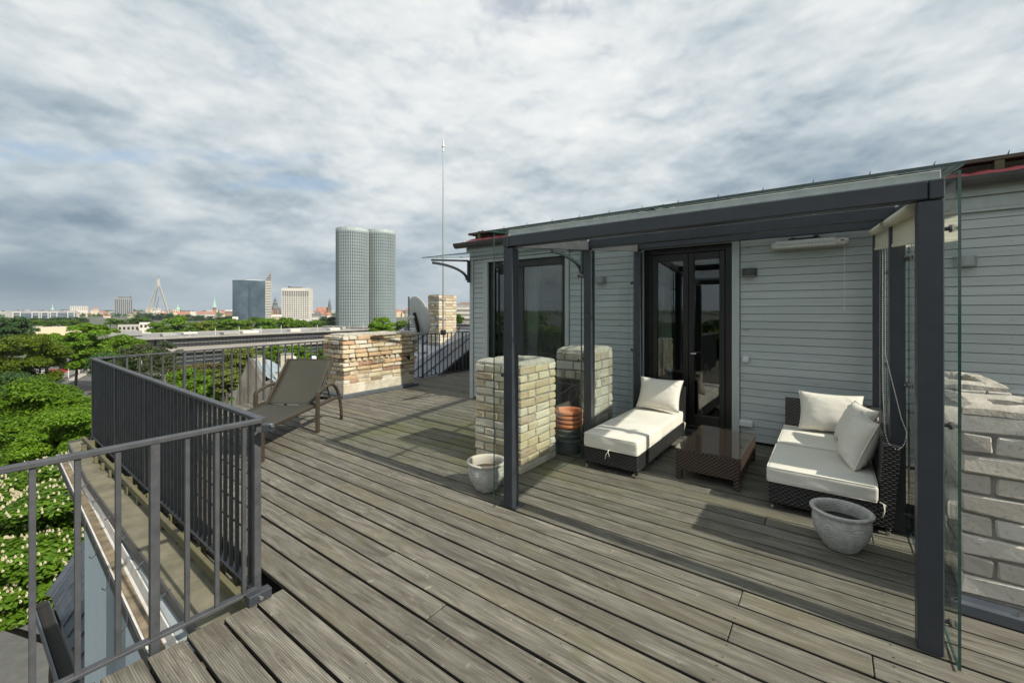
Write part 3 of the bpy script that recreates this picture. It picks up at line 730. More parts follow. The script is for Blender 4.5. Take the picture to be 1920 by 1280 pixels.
mortar_core(c, cx[0], cx[1], cx[2], cx[3], 0, 1.075, MAT['mortar'], cap=.03, wall=.18, seed=7)
bricks(c, *cx, .0765, 13, .0765, MAT['brickb'], .245, .115, .0115, 21, jit=.0055, ch=.009, outset=lambda i: (None if i in (0, 1, 7) else corbel(i + 1)), sides='SENW', ragged=True)
rb = random.Random(9)
for sd in 'SE':        # the tooth course of brick ends under the overhang
    a, b = (cx[0], cx[1]) if sd == 'S' else (cx[2], cx[3]); n = int((b - a) / .118)
    for k in range(n):
        u = a + (k + .08) * (b - a) / n; v = u + .085; z0 = .0765 * 8; m = MB()
        if sd == 'S': m.box(u, v, cx[2] - .02, cx[2] + .1, z0, z0 + .07, .012, 0, None, .005, rb)
        else: m.box(cx[1] - .1, cx[1] + .02, u, v, z0, z0 + .07, .012, 0, None, .005, rb)
        m.build('brick', MAT['brickb'], c)
m = MB(); m.box(cx[0] - .004, cx[1] + .006, cx[2] - .006, cx[3] + .004, 0, .235, .012); m.build('render_base', MAT['render'], c)
flashing(c, cx[0], cx[1], cx[2], cx[3], .075, .06)
m = MB(); m.tube([(-6.72, 5.52, .58), (-6.655, 5.52, .58)], .035, 12); m.build('pipe_stub', MAT['black'], c)

# ------------------------------------------------------------------ the cabin
cab = thing('cabin', 'grey green board clad cabin with a low wine red metal roof', 'cabin', (-.5, 6.5, 0))
WY = 5.5
m = MB()
for (a, b, z0, z1) in ((-4.98, -4.62, -.1, 2.62), (-4.62, -3.10, -.1, .06), (-4.62, -3.10, 2.33, 2.62), (-3.10, -1.95, -.1, 2.62), (-1.95, -.92, 2.30, 2.62), (-1.95, -.92, -.1, .06), (-.92, 3.5, -.1, 2.62)):
    m.box(a, b, WY + .03, WY + .16, z0, z1)
m.box(-4.98, -4.85, WY + .16, 9.5, -.1, 2.9); m.box(3.4, 3.5, WY + .16, 9.5, -.1, 2.9); m.box(-4.85, 3.4, 9.4, 9.5, -.1, 2.9)
m.build('wall', MAT['dark'], cab)
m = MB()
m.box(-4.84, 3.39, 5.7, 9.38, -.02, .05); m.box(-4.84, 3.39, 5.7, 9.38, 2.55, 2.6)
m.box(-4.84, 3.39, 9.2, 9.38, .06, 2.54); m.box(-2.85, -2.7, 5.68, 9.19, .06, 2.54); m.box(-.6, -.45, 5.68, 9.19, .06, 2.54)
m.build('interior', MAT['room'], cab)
SP = .0847; rs_ = random.Random(31)
for k in range(0, 28):
    z0 = .029 + SP * k; z1 = z0 + SP - .0034
    if z0 > 2.36: break
    z1 = min(z1, 2.3735)
    for (a, b) in ((-4.925, -4.705), (-3.055, -1.985), (-.83, 3.45)):
        m = MB(); q = rs_.uniform(0, .0025); m.box(a, b, WY - q, WY + .024, z0, z1, .003)
        m.v = [(x, y + .006 * (z - z0) / SP, z) for x, y, z in m.v]
        m.build('siding_board', MAT['siding'], cab)
m = MB(); m.box(-5.005, -4.93, WY - .022, WY + .02, -.02, 2.44, .004); m.build('corner_board', MAT['trim'], cab)
m = MB(); m.box(-5.0, 3.5, WY - .035, WY + .02, 2.375, 2.40, .003); m.box(-5.0, 3.5, WY - .02, WY + .02, 2.402, 2.51, .003); m.build('frieze_board', MAT['trim'], cab)
m = MB(); m.box(-5.05, 3.5, WY - .055, WY + .02, 2.513, 2.615, .003); m.build('fascia_board', MAT['trim'], cab)
m = MB(); rd = random.Random(18)
for k in range(0, 28):
    for xx in (-3.035, -2.02, -.80, -.06, .62, 1.25, 1.9):
        x = xx + rd.uniform(-.005, .005); z = .029 + SP * (k + .5) + rd.uniform(-.008, .008)
        if z > 2.36: continue
        m.poly([(x + .0032 * math.cos(-i * 1.047), WY - .0045, z + .0032 * math.sin(-i * 1.047)) for i in range(6)])
m.build('nail', MAT['gutter'], cab, kind='stuff')
# window on the left
win = MB(); fy0, fy1 = WY + .035, WY + .10
win.box(-4.60, -4.50, fy0, fy1, .08, 2.31, .004); win.box(-3.20, -3.13, fy0, fy1, .08, 2.31, .004); win.box(-4.5, -3.2, fy0, fy1, 2.21, 2.31, .004); win.box(-4.5, -3.2, fy0, fy1, .08, .16, .004)
wino = win.build('window', MAT['brown'], cab)
m = MB(); m.box(-4.44, -4.40, fy0 + .03, fy1 + .03, .17, 2.2); m.box(-4.02, -3.92, fy0 + .01, fy1, .17, 2.2, .004); m.box(-4.42, -4.02, fy0 + .03, fy1 + .03, 2.1, 2.2); m.build('sash', MAT['brown'], wino)
for (a, b) in ((-4.5, -4.02), (-3.92, -3.2)):
    m = MB(); m.box(a, b, fy0 + .03, fy0 + .036, .16, 2.21); m.build('pane', MAT['pane'], wino)
for (a, b, z0, z1) in ((-4.70, -4.605, .0, 2.37), (-3.125, -3.06, .0, 2.37), (-4.605, -3.125, 2.315, 2.37)):
    m = MB(); m.box(a, b, WY - .018, WY + .028, z0, z1, .003); m.build('casing', MAT['trim'], wino)
# glazed double door
do = MB(); do.box(-1.95, -1.86, WY + .02, WY + .10, .06, 2.29, .004); do.box(-.99, -.92, WY + .02, WY + .10, .06, 2.29, .004); do.box(-1.86, -.99, WY + .02, WY + .10, 2.22, 2.29, .004); do.box(-1.86, -.99, WY + .02, WY + .11, .03, .10, .004)
doo = do.build('door', MAT['brown'], cab)
for (a, b) in ((-1.855, -1.41), (-1.405, -.995)):
    m = MB(); w = .062
    m.box(a, a + w, WY + .03, WY + .09, .105, 2.215, .004); m.box(b - w, b, WY + .03, WY + .09, .105, 2.215, .004); m.box(a + w, b - w, WY + .03, WY + .09, 2.13, 2.215, .004); m.box(a + w, b - w, WY + .03, WY + .09, .105, .23, .004); m.build('door_leaf', MAT['brown'], doo)
    m = MB(); m.box(a + w, b - w, WY + .055, WY + .061, .23, 2.13); m.build('pane', MAT['pane'], doo)
m = MB(); m.tube([(-1.36, WY + .03, .98), (-1.36, WY - .02, .98), (-1.30, WY - .025, .985)], .009, 8); m.build('handle', MAT['chrome'], doo)
for (a, b, z0, z1) in ((-1.985, -1.955, .0, 2.37), (-.915, -.836, .0, 2.37), (-1.955, -.915, 2.295, 2.37)):
    m = MB(); m.box(a, b, WY - .018, WY + .018, z0, z1, .003); m.build('casing', MAT['trim'], doo)
m = MB(); m.box(-2.0, -.9, WY - .05, WY + .03, .0, .055, .004); m.build('sill', MAT['steel'], doo)
def curtain(x0, x1, y, z0, z1, lean=0.0):
    m = MB(); n = 40; vs = []
    for j in range(7):
        f = j / 6
        for i in range(n + 1):
            u = i / n; w = 1 - lean * math.sin(f * math.pi * .5)
            vs.append((x0 + (x1 - x0) * u * w, y + .022 * math.sin(u * 34) + .01 * math.sin(u * 71 + 1), z0 + (z1 - z0) * (1 - f)))
    m.add(vs, [(j * (n + 1) + i, (j + 1) * (n + 1) + i, (j + 1) * (n + 1) + i + 1, j * (n + 1) + i + 1) for j in range(6) for i in range(n)])
    m.build('curtain', MAT['curtain'], cab, True)
curtain(-1.85, -1.70, WY + .22, .08, 2.3, -.3); curtain(-4.35, -4.05, WY + .25, .08, 2.3); curtain(-3.98, -3.72, WY + .25, .08, 2.3, .35)
# gutter, roof and snow guard
m = MB(); pr = []
for k in range(9):
    a = math.pi + math.pi * k / 8; pr.append((WY - .14 + .075 * math.cos(a), 2.66 + .085 * math.sin(a)))
pr += [(WY - .14 + .068 * math.cos(math.pi * 2 - math.pi * k / 8), 2.66 + .075 * math.sin(math.pi * 2 - math.pi * k / 8)) for k in range(9)]
m.prism([(-5.22, y, z) for y, z in pr], (8.8, 0, 0)); go = m.build('eaves_gutter', MAT['gutter'], cab)
m = MB(); m.prism([(-5.223, WY - .14 + .07 * math.cos(math.pi + math.pi * k / 8), 2.66 + .08 * math.sin(math.pi + math.pi * k / 8)) for k in range(9)], (.004, 0, 0)); m.build('gutter_cap', MAT['gutter'], go)
m = MB(); n = 150; vs = []
for j, (y, z) in enumerate(((WY - .12, 2.668), (WY + .03, 2.722), (WY + .2, 2.762), (WY + 3.9, 3.3))):
    for i in range(n + 1):
        x = -5.08 + 8.6 * i / n; vs.append((x, y, z + .016 * abs(math.sin((x + 5.08) * math.pi / .19)) + (.012 if j in (1,) else 0)))
m.add(vs, [(j * (n + 1) + i, j * (n + 1) + i + 1, (j + 1) * (n + 1) + i + 1, (j + 1) * (n + 1) + i) for j in range(3) for i in range(n)])
ro = m.build('roof', MAT['redroof'], cab, True)
m = MB(); m.box(-5.09, -5.07, WY - .1, WY + 3.9, 2.63, 2.70); m.build('verge_trim', MAT['trim'], ro)
m = MB(); m.box(-5.06, 3.5, WY + .0, WY + .05, 2.815, 2.852, .004); m.box(-5.06, 3.5, WY + .051, WY + .16, 2.82, 2.835, .002); sg = m.build('snow_guard', MAT['guard'], ro)
m = MB(); m.box(-5.04, 3.5, WY + .17, WY + .19, 2.74, 2.835); m.build('guard_backing', MAT['guard'], sg)
for k in range(15):
    x = -4.85 + k * .6; m = MB(); m.box(x, x + .06, WY + .005, WY + .1, 2.70, 2.814, .004); m.build('guard_block', MAT['joist'], sg)
for k in range(19):
    x = -4.75 + k * .46; m = MB(); m.tube([(x, WY + .02, 2.853), (x + .01, WY + .02, 2.888)], [.006, .002], 5); m.build('guard_pin', MAT['black'], sg)

# glass canopy over the window
cn = thing('glass_canopy', 'glass canopy on two curved grey brackets over the left window', 'canopy', (-3.9, 5.4, 2.3))
m = MB(); q = [(-5.12, 4.50, 2.325), (-2.72, 4.50, 2.325), (-2.72, 5.46, 2.425), (-5.12, 5.46, 2.425)]
m.add(q + [(x, y, z + .012) for x, y, z in q], [(0, 3, 2, 1), (4, 5, 6, 7)], 0); m.add(q + [(x, y, z + .012) for x, y, z in q], [(0, 1, 5, 4), (1, 2, 6, 5), (2, 3, 7, 6), (3, 0, 4, 7)], 1)
m.build('glass_sheet', [MAT['glass'], MAT['glassedge']], cn)
for x in (-5.0, -2.82):
    m = MB(); w = .035
    m.box(x - w / 2, x + w / 2, WY - .075, WY - .024, 1.99, 2.37, .003)
    m.bar((x, WY - .076, 2.362), (x, 4.60, 2.298), w, .03, .003)
    arc = []; inn = []
    for k in range(13):
        a = math.pi / 2 * k / 12; s_ = 1 - math.cos(a)
        y = WY - .076 - .80 * (1 - math.cos(a)); z = 2.03 + .245 * math.sin(a) ** .9
        arc.append((y, z)); inn.append((y - .03 * math.cos(a), z - .006 - .03 * math.sin(a)))
    pts = arc + inn[::-1]
    for k in range(12):
        quad = [(x - w / 2, *arc[k]), (x - w / 2, *arc[k + 1]), (x - w / 2, *inn[k + 1]), (x - w / 2, *inn[k])]
        m.prism(quad, (w, 0, 0))
    b = m.build('bracket', MAT['steel'], cn)
    m = MB()
    for y, z in ((4.7, 2.36), (5.25, 2.417)): m.tube([(x, y, z - .02), (x, y, z + .004)], .022, 12)
    m.build('glass_clamp', MAT['chrome'], b)

# ------------------------------------------------------------------ pergola
pg = thing('pergola', 'dark grey steel pergola with a glass roof and glass sides over the seating', 'pergola', (-.8, 4.0, 0))
st = MAT['steel']
XL0, XL1, XR0, XR1 = -2.015, -1.93, .31, .395
def rafz(y): return 2.07 + (y - 2.59) * .1005
for (x0, x1, y0, y1) in ((XL0, XL1, 2.59, 2.675), (XL0, XL1, 3.92, 4.005), (XL0, XL1, 5.31, 5.395), (.325, .408, 3.88, 3.965), (.325, .408, 5.31, 5.395)):
    m = MB(); m.box(x0, x1, y0, y1, .004, rafz(y0) - .09, .004); p = m.build('post', st, pg)
    m = MB(); m.box(x0 - .03, x1 + .03, y0 - .0, y1 + .03, .002, .009, .001); m.build('base_plate', st, p)
m = MB(); m.box(XR0, XR1 + .0, 2.59, 2.675, .004, 1.984, .004); m.build('post', st, pg)
m = MB(); m.box(-1.965, .345, 2.588, 2.665, 1.99, 2.072, .005); m.build('front_beam', st, pg)
for x0, x1 in ((-2.017, -1.967), (.347, .397)):
    m = MB(); m.box(x0, x1, 2.586, 2.675, 1.988, 2.073, .005); m.build('beam_end', st, pg)
m = MB(); m.box(-1.96, .36, 3.925, 4.0, 2.135, 2.222, .004); m.build('middle_beam', st, pg)
m = MB(); m.box(-1.975, .36, 5.315, 5.39, 2.285, 2.352, .004); m.build('wall_beam', st, pg)
for x0, x1 in ((XL0, -1.962), (.355, .405)):
    m = MB(); a = 2.68; b = 5.44
    m.add([(x0, a, rafz(a) - .085), (x1, a, rafz(a) - .085), (x1, a, rafz(a)), (x0, a, rafz(a)), (x0, b, rafz(b) - .085), (x1, b, rafz(b) - .085), (x1, b, rafz(b)), (x0, b, rafz(b))],
          [(0, 1, 2, 3), (7, 6, 5, 4), (0, 4, 5, 1), (3, 2, 6, 7), (1, 5, 6, 2), (0, 3, 7, 4)]); m.build('rafter', MAT['rail'], pg)
def pane(pts, n, th, name='glass_panel'):
    n = Vector(n).normalized() * th; q = [Vector(p) for p in pts]; w = [p + n for p in q]; m = MB()
    m.add(q + w, [(3, 2, 1, 0), (4, 5, 6, 7)], 0); m.add(q + w, [(0, 1, 5, 4), (1, 2, 6, 5), (2, 3, 7, 6), (3, 0, 4, 7)], 1)
    return m.build(name, [MAT['glass'], MAT['glassedge']], pg)
gz = .045
pane([(-2.12, 2.545, rafz(2.545) + gz), (-.86, 2.545, rafz(2.545) + gz), (-.86, 5.46, rafz(5.46) + gz), (-2.12, 5.46, rafz(5.46) + gz)], (0, -.1, 1), .012, 'roof_glass')
pane([(-.852, 2.545, rafz(2.545) + gz), (.45, 2.545, rafz(2.545) + gz), (.45, 5.46, rafz(5.46) + gz), (-.852, 5.46, rafz(5.46) + gz)], (0, -.1, 1), .012, 'roof_glass')
for (ya, yb) in ((2.525, 3.945), (3.955, 5.40)):
    for x, s in ((-2.05, -1), (.424, 1)):
        pane([(x, ya, .012), (x, yb, .012), (x, yb, rafz(yb) + .02), (x, ya, rafz(ya) + .02)], (s, 0, 0), .010, 'side_glass')
for x, s in ((-2.015, -1), (.396, 1)):
    for y in (2.64, 3.87 if s > 0 else 3.9, 3.99, 5.34):
        for z in (.14, 1.0, 1.86):
            m = MB(); e = .035 if s < 0 else .028
            m.tube([(x, y, z), (x + s * (e - .008), y, z)], .009, 10); m.tube([(x + s * (e - .008), y, z), (x + s * e, y, z)], .017, 12); m.tube([(x + s * (e + .011), y, z), (x + s * (e + .016), y, z)], .017, 12)
            m.build('standoff', MAT['gutter'], pg, False)
for y in (2.63, 3.96, 5.35):
    for x in (-1.98, -1.25, -.95, -.76, -.1, .37):
        m = MB(); m.tube([(x, y, rafz(y)), (x, y, rafz(y) + gz)], .013, 8); m.tube([(x, y, rafz(y) + gz - .008), (x, y, rafz(y) + gz - .002)], .02, 12); m.build('roof_clamp', MAT['chrome'], pg)
m = MB(); m.box(-1.96, .385, 2.60, 2.612, 2.0735, rafz(2.6) + gz - .003, .002); m.build('edge_profile', MAT['profile'], pg)
m = MB(); m.bar((-.863, 2.6, rafz(2.6) + gz + .018), (-.863, 5.4, rafz(5.4) + gz + .018), .02, .006); m.build('seal_strip', MAT['chrome'], pg)
m = MB(); rl = random.Random(4)
for k in range(60):
    x = rl.gauss(-.86, .10); y = rl.uniform(2.56, 3.2); z = rafz(y) + gz + .016; s = rl.uniform(.008, .02); a = rl.uniform(0, 6)
    m.add([(x, y, z), (x + s * math.cos(a), y + s * math.sin(a), z + .006), (x + s * math.cos(a + 1), y + s * math.sin(a + 1), z + .004)], [(0, 1, 2)])
lf = m.build('fallen_leaves', MAT['joist'], org=(-.86, 2.9, 2.13)); tag(lf, 'dry leaf litter on the pergola glass roof', 'litter', kind='stuff')
# roller blinds on the right side
for (ya, yb, lab) in ((2.70, 3.86, 'cream roller blind nearer the front right pergola post'), (3.99, 5.28, 'cream roller blind nearer the cabin wall')):
    b = thing('roller_blind', lab, 'blind', (.30, (ya + yb) / 2, 2.0), group='roller blinds in the pergola')
    za, zb = rafz(ya) - .10, rafz(yb) - .10; zc = (za + zb) / 2 - .03
    m = MB(); m.tube([(.315, ya, za), (.315, yb, zb)], .03, 16); m.build('roller_tube', MAT['blind'], b, True)
    m = MB(); m.add([(.338, ya, za), (.338, yb, zb), (.338, yb, zb - .15), (.338, ya, za - .15)], [(0, 1, 2, 3)]); m.build('cloth', MAT['blind'], b)
    m = MB(); m.bar((.338, ya, za - .155), (.338, yb, zb - .155), .012, .022, .003); m.build('weight_bar', MAT['blind'], b)
    ch = MB(); yk = yb - .02
    def chain(pts):
        P = [Vector(p) for p in pts]; acc = 0.0
        for i in range(len(P) - 1):
            d = P[i + 1] - P[i]; n_ = max(1, int(d.length / .013))
            for j in range(n_):
                c_ = P[i] + d * (j / n_); r_ = .0031
                ch.add([c_ + Vector(v) * r_ for v in ((1, 0, 0), (-1, 0, 0), (0, 1, 0), (0, -1, 0), (0, 0, 1.3), (0, 0, -1.3))], [(0, 2, 4), (2, 1, 4), (1, 3, 4), (3, 0, 4), (2, 0, 5), (1, 2, 5), (3, 1, 5), (0, 3, 5)])
    if ya < 3:
        chain([(.285, yk, zb - .02), (.283, yk, 1.3), (.285, yk, .95), (.293, yk - .02, .75)] + [(.293 + .05 * (1 - math.cos(a)), yk - .02 - .05 * (1 - math.cos(a)), .72 - .13 * math.sin(a)) for a in [math.pi * i / 10 for i in range(1, 11)]] + [(.37, yk - .1, .80), (.30, yk + .01, 1.2), (.30, yk, zb - .02)])
    else:
        ys = ya + .03; chain([(.285, ys, za - .02), (.283, ys, 1.2), (.285, ys, .66), (.295, ys, .60), (.305, ys, .66), (.30, ys, 1.2), (.30, ys, za - .02)])
    ch.build('bead_chain', MAT['bead'], b)
# fittings on the wall
def half_lamp(x, z, mat, label):
    m = MB(); pts = [(x + .075 * math.cos(a), WY - .004 - .085 * math.sin(a), 0) for a in [math.pi * k / 14 for k in range(15)]]
    m.prism([(px, py, z - .042) for px, py, _ in pts], (0, 0, .084))
    o = m.build('wall_lamp', mat, org=(x, WY - .02, z)); tag(o, label, 'wall lamp', 'half round wall lamps on the cabin')
    m = MB(); m.prism([(x + (px - x) * .86, WY - .006 + (py - WY + .004) * .86, z - .047) for px, py, _ in pts], (0, 0, .004)); m.build('diffuser', MAT['white'], o)
half_lamp(-.735, 1.94, MAT['lampdark'], 'dark grey half round wall lamp right of the glazed door')
half_lamp(-2.555, 1.935, MAT['lampgrey'], 'pale grey half round wall lamp between the window and the door')
half_lamp(.965, 1.945, MAT['lampgrey'], 'pale grey half round wall lamp on the boards right of the pergola')
h = thing('patio_heater', 'pale grey strip heater under the pergola beam', 'heater', (-.18, 5.42, 2.2))
hx0, hx1, hz, hy = -.52, .155, 2.205, 5.385
m = MB(); m.rbox((hx1 - hx0) / 2, .045, .045, .044, 10, 0, Matrix.Translation(((hx0 + hx1) / 2, hy + .03, hz)));
m.build('casing', MAT['heater'], h, True)
m = MB(); m.box(hx0 + .05, hx1 - .115, hy - .018, hy - .010, hz - .032, hz + .034); m.build('reflector', MAT['chrome'], h)
m = MB(); m.tube([(hx0 + .06, hy - .022, hz), (hx1 - .12, hy - .022, hz)], .007, 8); m.build('heating_tube', MAT['lampgrey'], h)
m = MB()
for k in range(41):
    x = hx0 + .05 + k * (hx1 - .165 - hx0) / 40; m.box(x - .0022, x + .0022, hy - .034, hy - .030, hz - .034, hz + .036)
for k in range(5):
    z = hz - .034 + k * .0175; m.box(hx0 + .046, hx1 - .111, hy - .0298, hy - .027, z - .002, z + .002)
m.build('guard_grille', MAT['heater'], h)
m = MB(); m.box(hx1 - .075, hx1 - .045, hy - .0185, hy - .0165, hz - .004, hz + .006); m.build('badge', MAT['black'], h)
m = MB(); m.tube([(hx1 - .022, hy - .02, hz + .004), (hx1 - .022, hy - .0155, hz + .004)], .008, 10); m.build('button', MAT['white'], h)
m = MB(); m.box(-.34, -.30, hy + .05, WY - .002, hz - .02, hz + .075); m.box(-.14, -.10, hy + .05, WY - .002, hz - .02, hz + .085); m.box(-.36, -.08, hy + .02, hy + .06, hz + .046, hz + .062, .003); m.build('mounting', MAT['lampdark'], h)
m = MB(); m.tube([(.113, hy + .02, hz - .045), (.113, hy + .02, 1.535)], .0022, 5); m.tube([(.113, hy + .02, 1.535), (.113, hy + .02, 1.508)], [.004, .009], 8); m.build('pull_cord', MAT['white'], h)
def fitting(x, z, n, label, name, cat):
    t = thing(name, label, cat, (x, WY, z))
    m = MB(); m.rbox(.034 * n, .022, .036, .012, 8, 0, Matrix.Translation((x, WY - .021, z))); m.build('housing', MAT['white'], t, True)
    for k in range(n):
        cx_ = x + (k - (n - 1) / 2) * .064; m = MB(); m.box(cx_ - .022, cx_ + .022, WY - .048, WY - .043, z - .024, z + .024, .002); m.build('rocker' if n == 1 else 'socket_lid', MAT['white'], t)
fitting(-.772, .95, 1, 'small white switch on the siding right of the door', 'light_switch', 'switch')
fitting(-.767, .222, 2, 'white double socket low on the siding behind the table', 'wall_socket', 'socket')
# ------------------------------------------------------------------ pots on the deck
def pot(x, y, label, rot):
    t = thing('plant_pot', label, 'plant pot', (x, y, 0), rot, 'whitewashed clay pots on the deck', local=True)
    m = MB(); m.lathe([(.0, .003), (.078, .003), (.088, .012), (.112, .05), (.138, .095), (.152, .14), (.155, .175), (.150, .205), (.143, .222)], 48); m.build('body', MAT['pot'], t, True)
    m = MB(); m.lathe([(.143, .219), (.150, .226), (.163, .232), (.168, .240), (.164, .249), (.154, .252), (.143, .248), (.136, .236), (.137, .20), (.140, .17)], 48)
    m.build('rim', MAT['potrim'] if x < -1 else MAT['pot'], t, True)
    m = MB(); rd = random.Random(3)
    rad = [0, .035, .07, .105, .139]
    m.lathe([(r + .0001, .172 + rd.uniform(-.004, .004)) for r in rad[::-1]], 32); m.build('soil', MAT['soil'] if x < -1 else MAT['black'], t, True)
    return t
pot(-2.315, 2.745, 'small whitewashed clay pot with a terracotta rim beside the front left post', .4)
pot(.055, 3.415, 'grey carved clay pot with dark soil in front of the sofa', 2.3)
sx, sy = -2.255, 4.03
gp = thing('planter_stack', 'stack of ribbed slate grey planters between the two brick chimneys', 'planter', (sx, sy, 0), local=True)
for k in range(3):
    z = k * .055; m = MB(); pr = [(.10, z), (.118, z + .004)]
    for i in range(8): pr += [(.119 + .0035 * i - .002, z + .012 + i * .014), (.124 + .0035 * i, z + .018 + i * .014), (.121 + .0035 * i, z + .024 + i * .014)]
    pr += [(.152, z + .128), (.156, z + .134), (.156, z + .148), (.148, z + .15), (.14, z + .10)]
    m.lathe(pr, 40); m.build('planter', MAT['greypot'], gp, True)
m = MB(); m.lathe([(.0, .001), (.13, .001), (.135, .012), (.13, .016)], 40); m.build('saucer', MAT['greypot'], gp, True)
tp = thing('terracotta_stack', 'stack of orange terracotta pots on top of the grey planters', 'plant pot', (sx, sy, .262), local=True)
for k in range(4):
    z = -.04 + k * .045; r = .148 - .001 * k; m = MB()
    m.lathe([(r - .035, z), (r - .012, z + .05), (r - .01, z + .055), (r + .004, z + .058), (r + .007, z + .064), (r + .007, z + .085), (r + .002, z + .09), (r - .008, z + .088), (r - .014, z + .06), (r - .03, z - .03)], 40)
    m.v = [(a + .004 * (k % 2), b, c_) for a, b, c_ in m.v]; m.build('pot', MAT['terracotta'], tp, True)
m = MB(); m.lathe([(.118, .14), (.09, .10), (.001, .06)], 40); m.build('bottom', MAT['terracotta'], tp, True)

# ------------------------------------------------------------------ furniture under the pergola
def legs(t, pts, z1, mat, w=.03, tip=True):
    for x, y in pts:
        m = MB(); m.box(x - w / 2, x + w / 2, y - w / 2, y + w / 2, .028 if tip else 0.002, z1, .004); l = m.build('leg', mat, t)
        if tip:
            m = MB(); m.tube([(x, y, .002), (x, y, .03)], .014, 12); m.build('foot', MAT['chrome'], l)
BW = MAT['black_wicker']
def puff(hx, hy, hz, amt, seed):
    def f(w, p):
        u = (1 - p[0] ** 2) * (1 - p[1] ** 2); s = 1 if p[2] > 0 else .4
        k = mnoise.noise(Vector((p[0] * 2.2 + seed, p[1] * 2.2, p[2])))
        return Vector((w.x + .006 * k * abs(p[2] - .3), w.y + .006 * k, w.z + (amt * u * s + .004 * k) * (1 if p[2] > 0 else -1) * abs(p[2])))
    return f
def cushion(label, x0, x1, y0, y1, z0, z1, seed, group, ties=()):
    cx_, cy_, cz = (x0 + x1) / 2, (y0 + y1) / 2, (z0 + z1) / 2; hx_, hy_, hz_ = (x1 - x0) / 2, (y1 - y0) / 2, (z1 - z0) / 2
    t = thing('seat_cushion', label, 'cushion', (cx_, cy_, z0), 0, group)
    m = MB(); m.rbox(hx_, hy_, hz_, .022, 16, 0, Matrix.Translation((cx_, cy_, cz)), puff(hx_, hy_, hz_, .012, seed)); m.build('cover', MAT['fabric'], t, True)
    for zz, nm in ((z1 - .006, 1), (z0 + .006, 0)):
        m = MB(); pts = []; e = .004; r = .028
        for (ax, ay, a0) in ((x1 - r, y1 - r, 0), (x0 + r, y1 - r, 90), (x0 + r, y0 + r, 180), (x1 - r, y0 + r, 270)):
            for k in range(4):
                a = R(a0 + k * 30); pts.append((ax + (r - e) * math.cos(a), ay + (r - e) * math.sin(a), zz + .002 * mnoise.noise(Vector((ax * 5 + k, ay * 5, seed)))))
        pts.append(pts[0]); m.tube(pts, .0038, 6, cap=False); m.build('piping', MAT['fabricp'], t, True)
    for (x, y, dx, dy) in ties:
        m = MB()
        m.tube([(x, y, z0 + .012), (x + dx * .02, y + dy * .02, z0 + .005), (x + dx * .03 + dy * .02, y + dy * .03 - dx * .02, z0 - .03), (x + dx * .022 + dy * .03, y + dy * .022 - dx * .03, z0 - .075)], .0036, 6)
        m.tube([(x, y, z0 + .012), (x + dx * .03, y + dy * .03, z0 - .0), (x + dx * .02 - dy * .012, y + dy * .02 + dx * .012, z0 - .045)], .0036, 6)
        m.build('tie', MAT['fabricp'], t, True)
    return t
def pillow(label, loc, w, h, th, rot, seed, group):
    n = 22; vs = []; fs = []
    for s in (1, -1):
        o = len(vs)
        for j in range(n + 1):
            for i in range(n + 1):
                u, v = -1 + 2 * i / n, -1 + 2 * j / n
                x = u * w / 2 * (.915 + .085 * v * v); y = v * h / 2 * (.915 + .085 * u * u)
                b = max(0.0, (1 - abs(u) ** 2.6) * (1 - abs(v) ** 2.6)) ** .55
                k = mnoise.noise(Vector((u * 1.7 + seed, v * 1.7, s))) * .10 + mnoise.noise(Vector((u * 5 + seed, v * 5, s * 2))) * .035
                cr = math.exp(-((abs(u) - .8) ** 2 + (abs(v) - .8) ** 2) * 9) * .05 * math.sin((u * v) * 26 + seed)
                vs.append((x, y, s * th / 2 * b * (1 + k) + cr * th * b * 2))
        fs += [tuple((o + j * (n + 1) + i, o + j * (n + 1) + i + 1, o + (j + 1) * (n + 1) + i + 1, o + (j + 1) * (n + 1) + i)[::s]) for j in range(n) for i in range(n)]
    t = thing('throw_pillow', label, 'pillow', loc, 0, group, local=True)
    M = Matrix.Identity(4)
    for ax, a in rot: M = Matrix.Rotation(R(a), 4, ax) @ M
    m = MB(); m.add(vs, fs, 0, M); o = m.build('cover', MAT['fabricp'], t, True)
    bm = bmesh.new(); bm.from_mesh(o.data); bmesh.ops.remove_doubles(bm, verts=bm.verts, dist=.0004); bm.to_mesh(o.data); bm.free(); o.data.polygons.foreach_set('use_smooth', [True] * len(o.data.polygons))
    m = MB(); pts = []
    for k in range(4 * n + 1):
        q = k % (4 * n); sd, f = divmod(q, n); f = -1 + 2 * f / n
        u, v = ((f, -1), (1, f), (-f, 1), (-1, -f))[sd]
        pts.append(M @ Vector((u * w / 2 * (.915 + .085 * v * v) * 1.004, v * h / 2 * (.915 + .085 * u * u) * 1.004, 0)))
    m.tube(pts, .0034, 6, cap=False); m.build('piping', MAT['fabric'], t, True)
    return t
GS = 'cream seat cushions on the black wicker'; GP = 'cream scatter pillows'
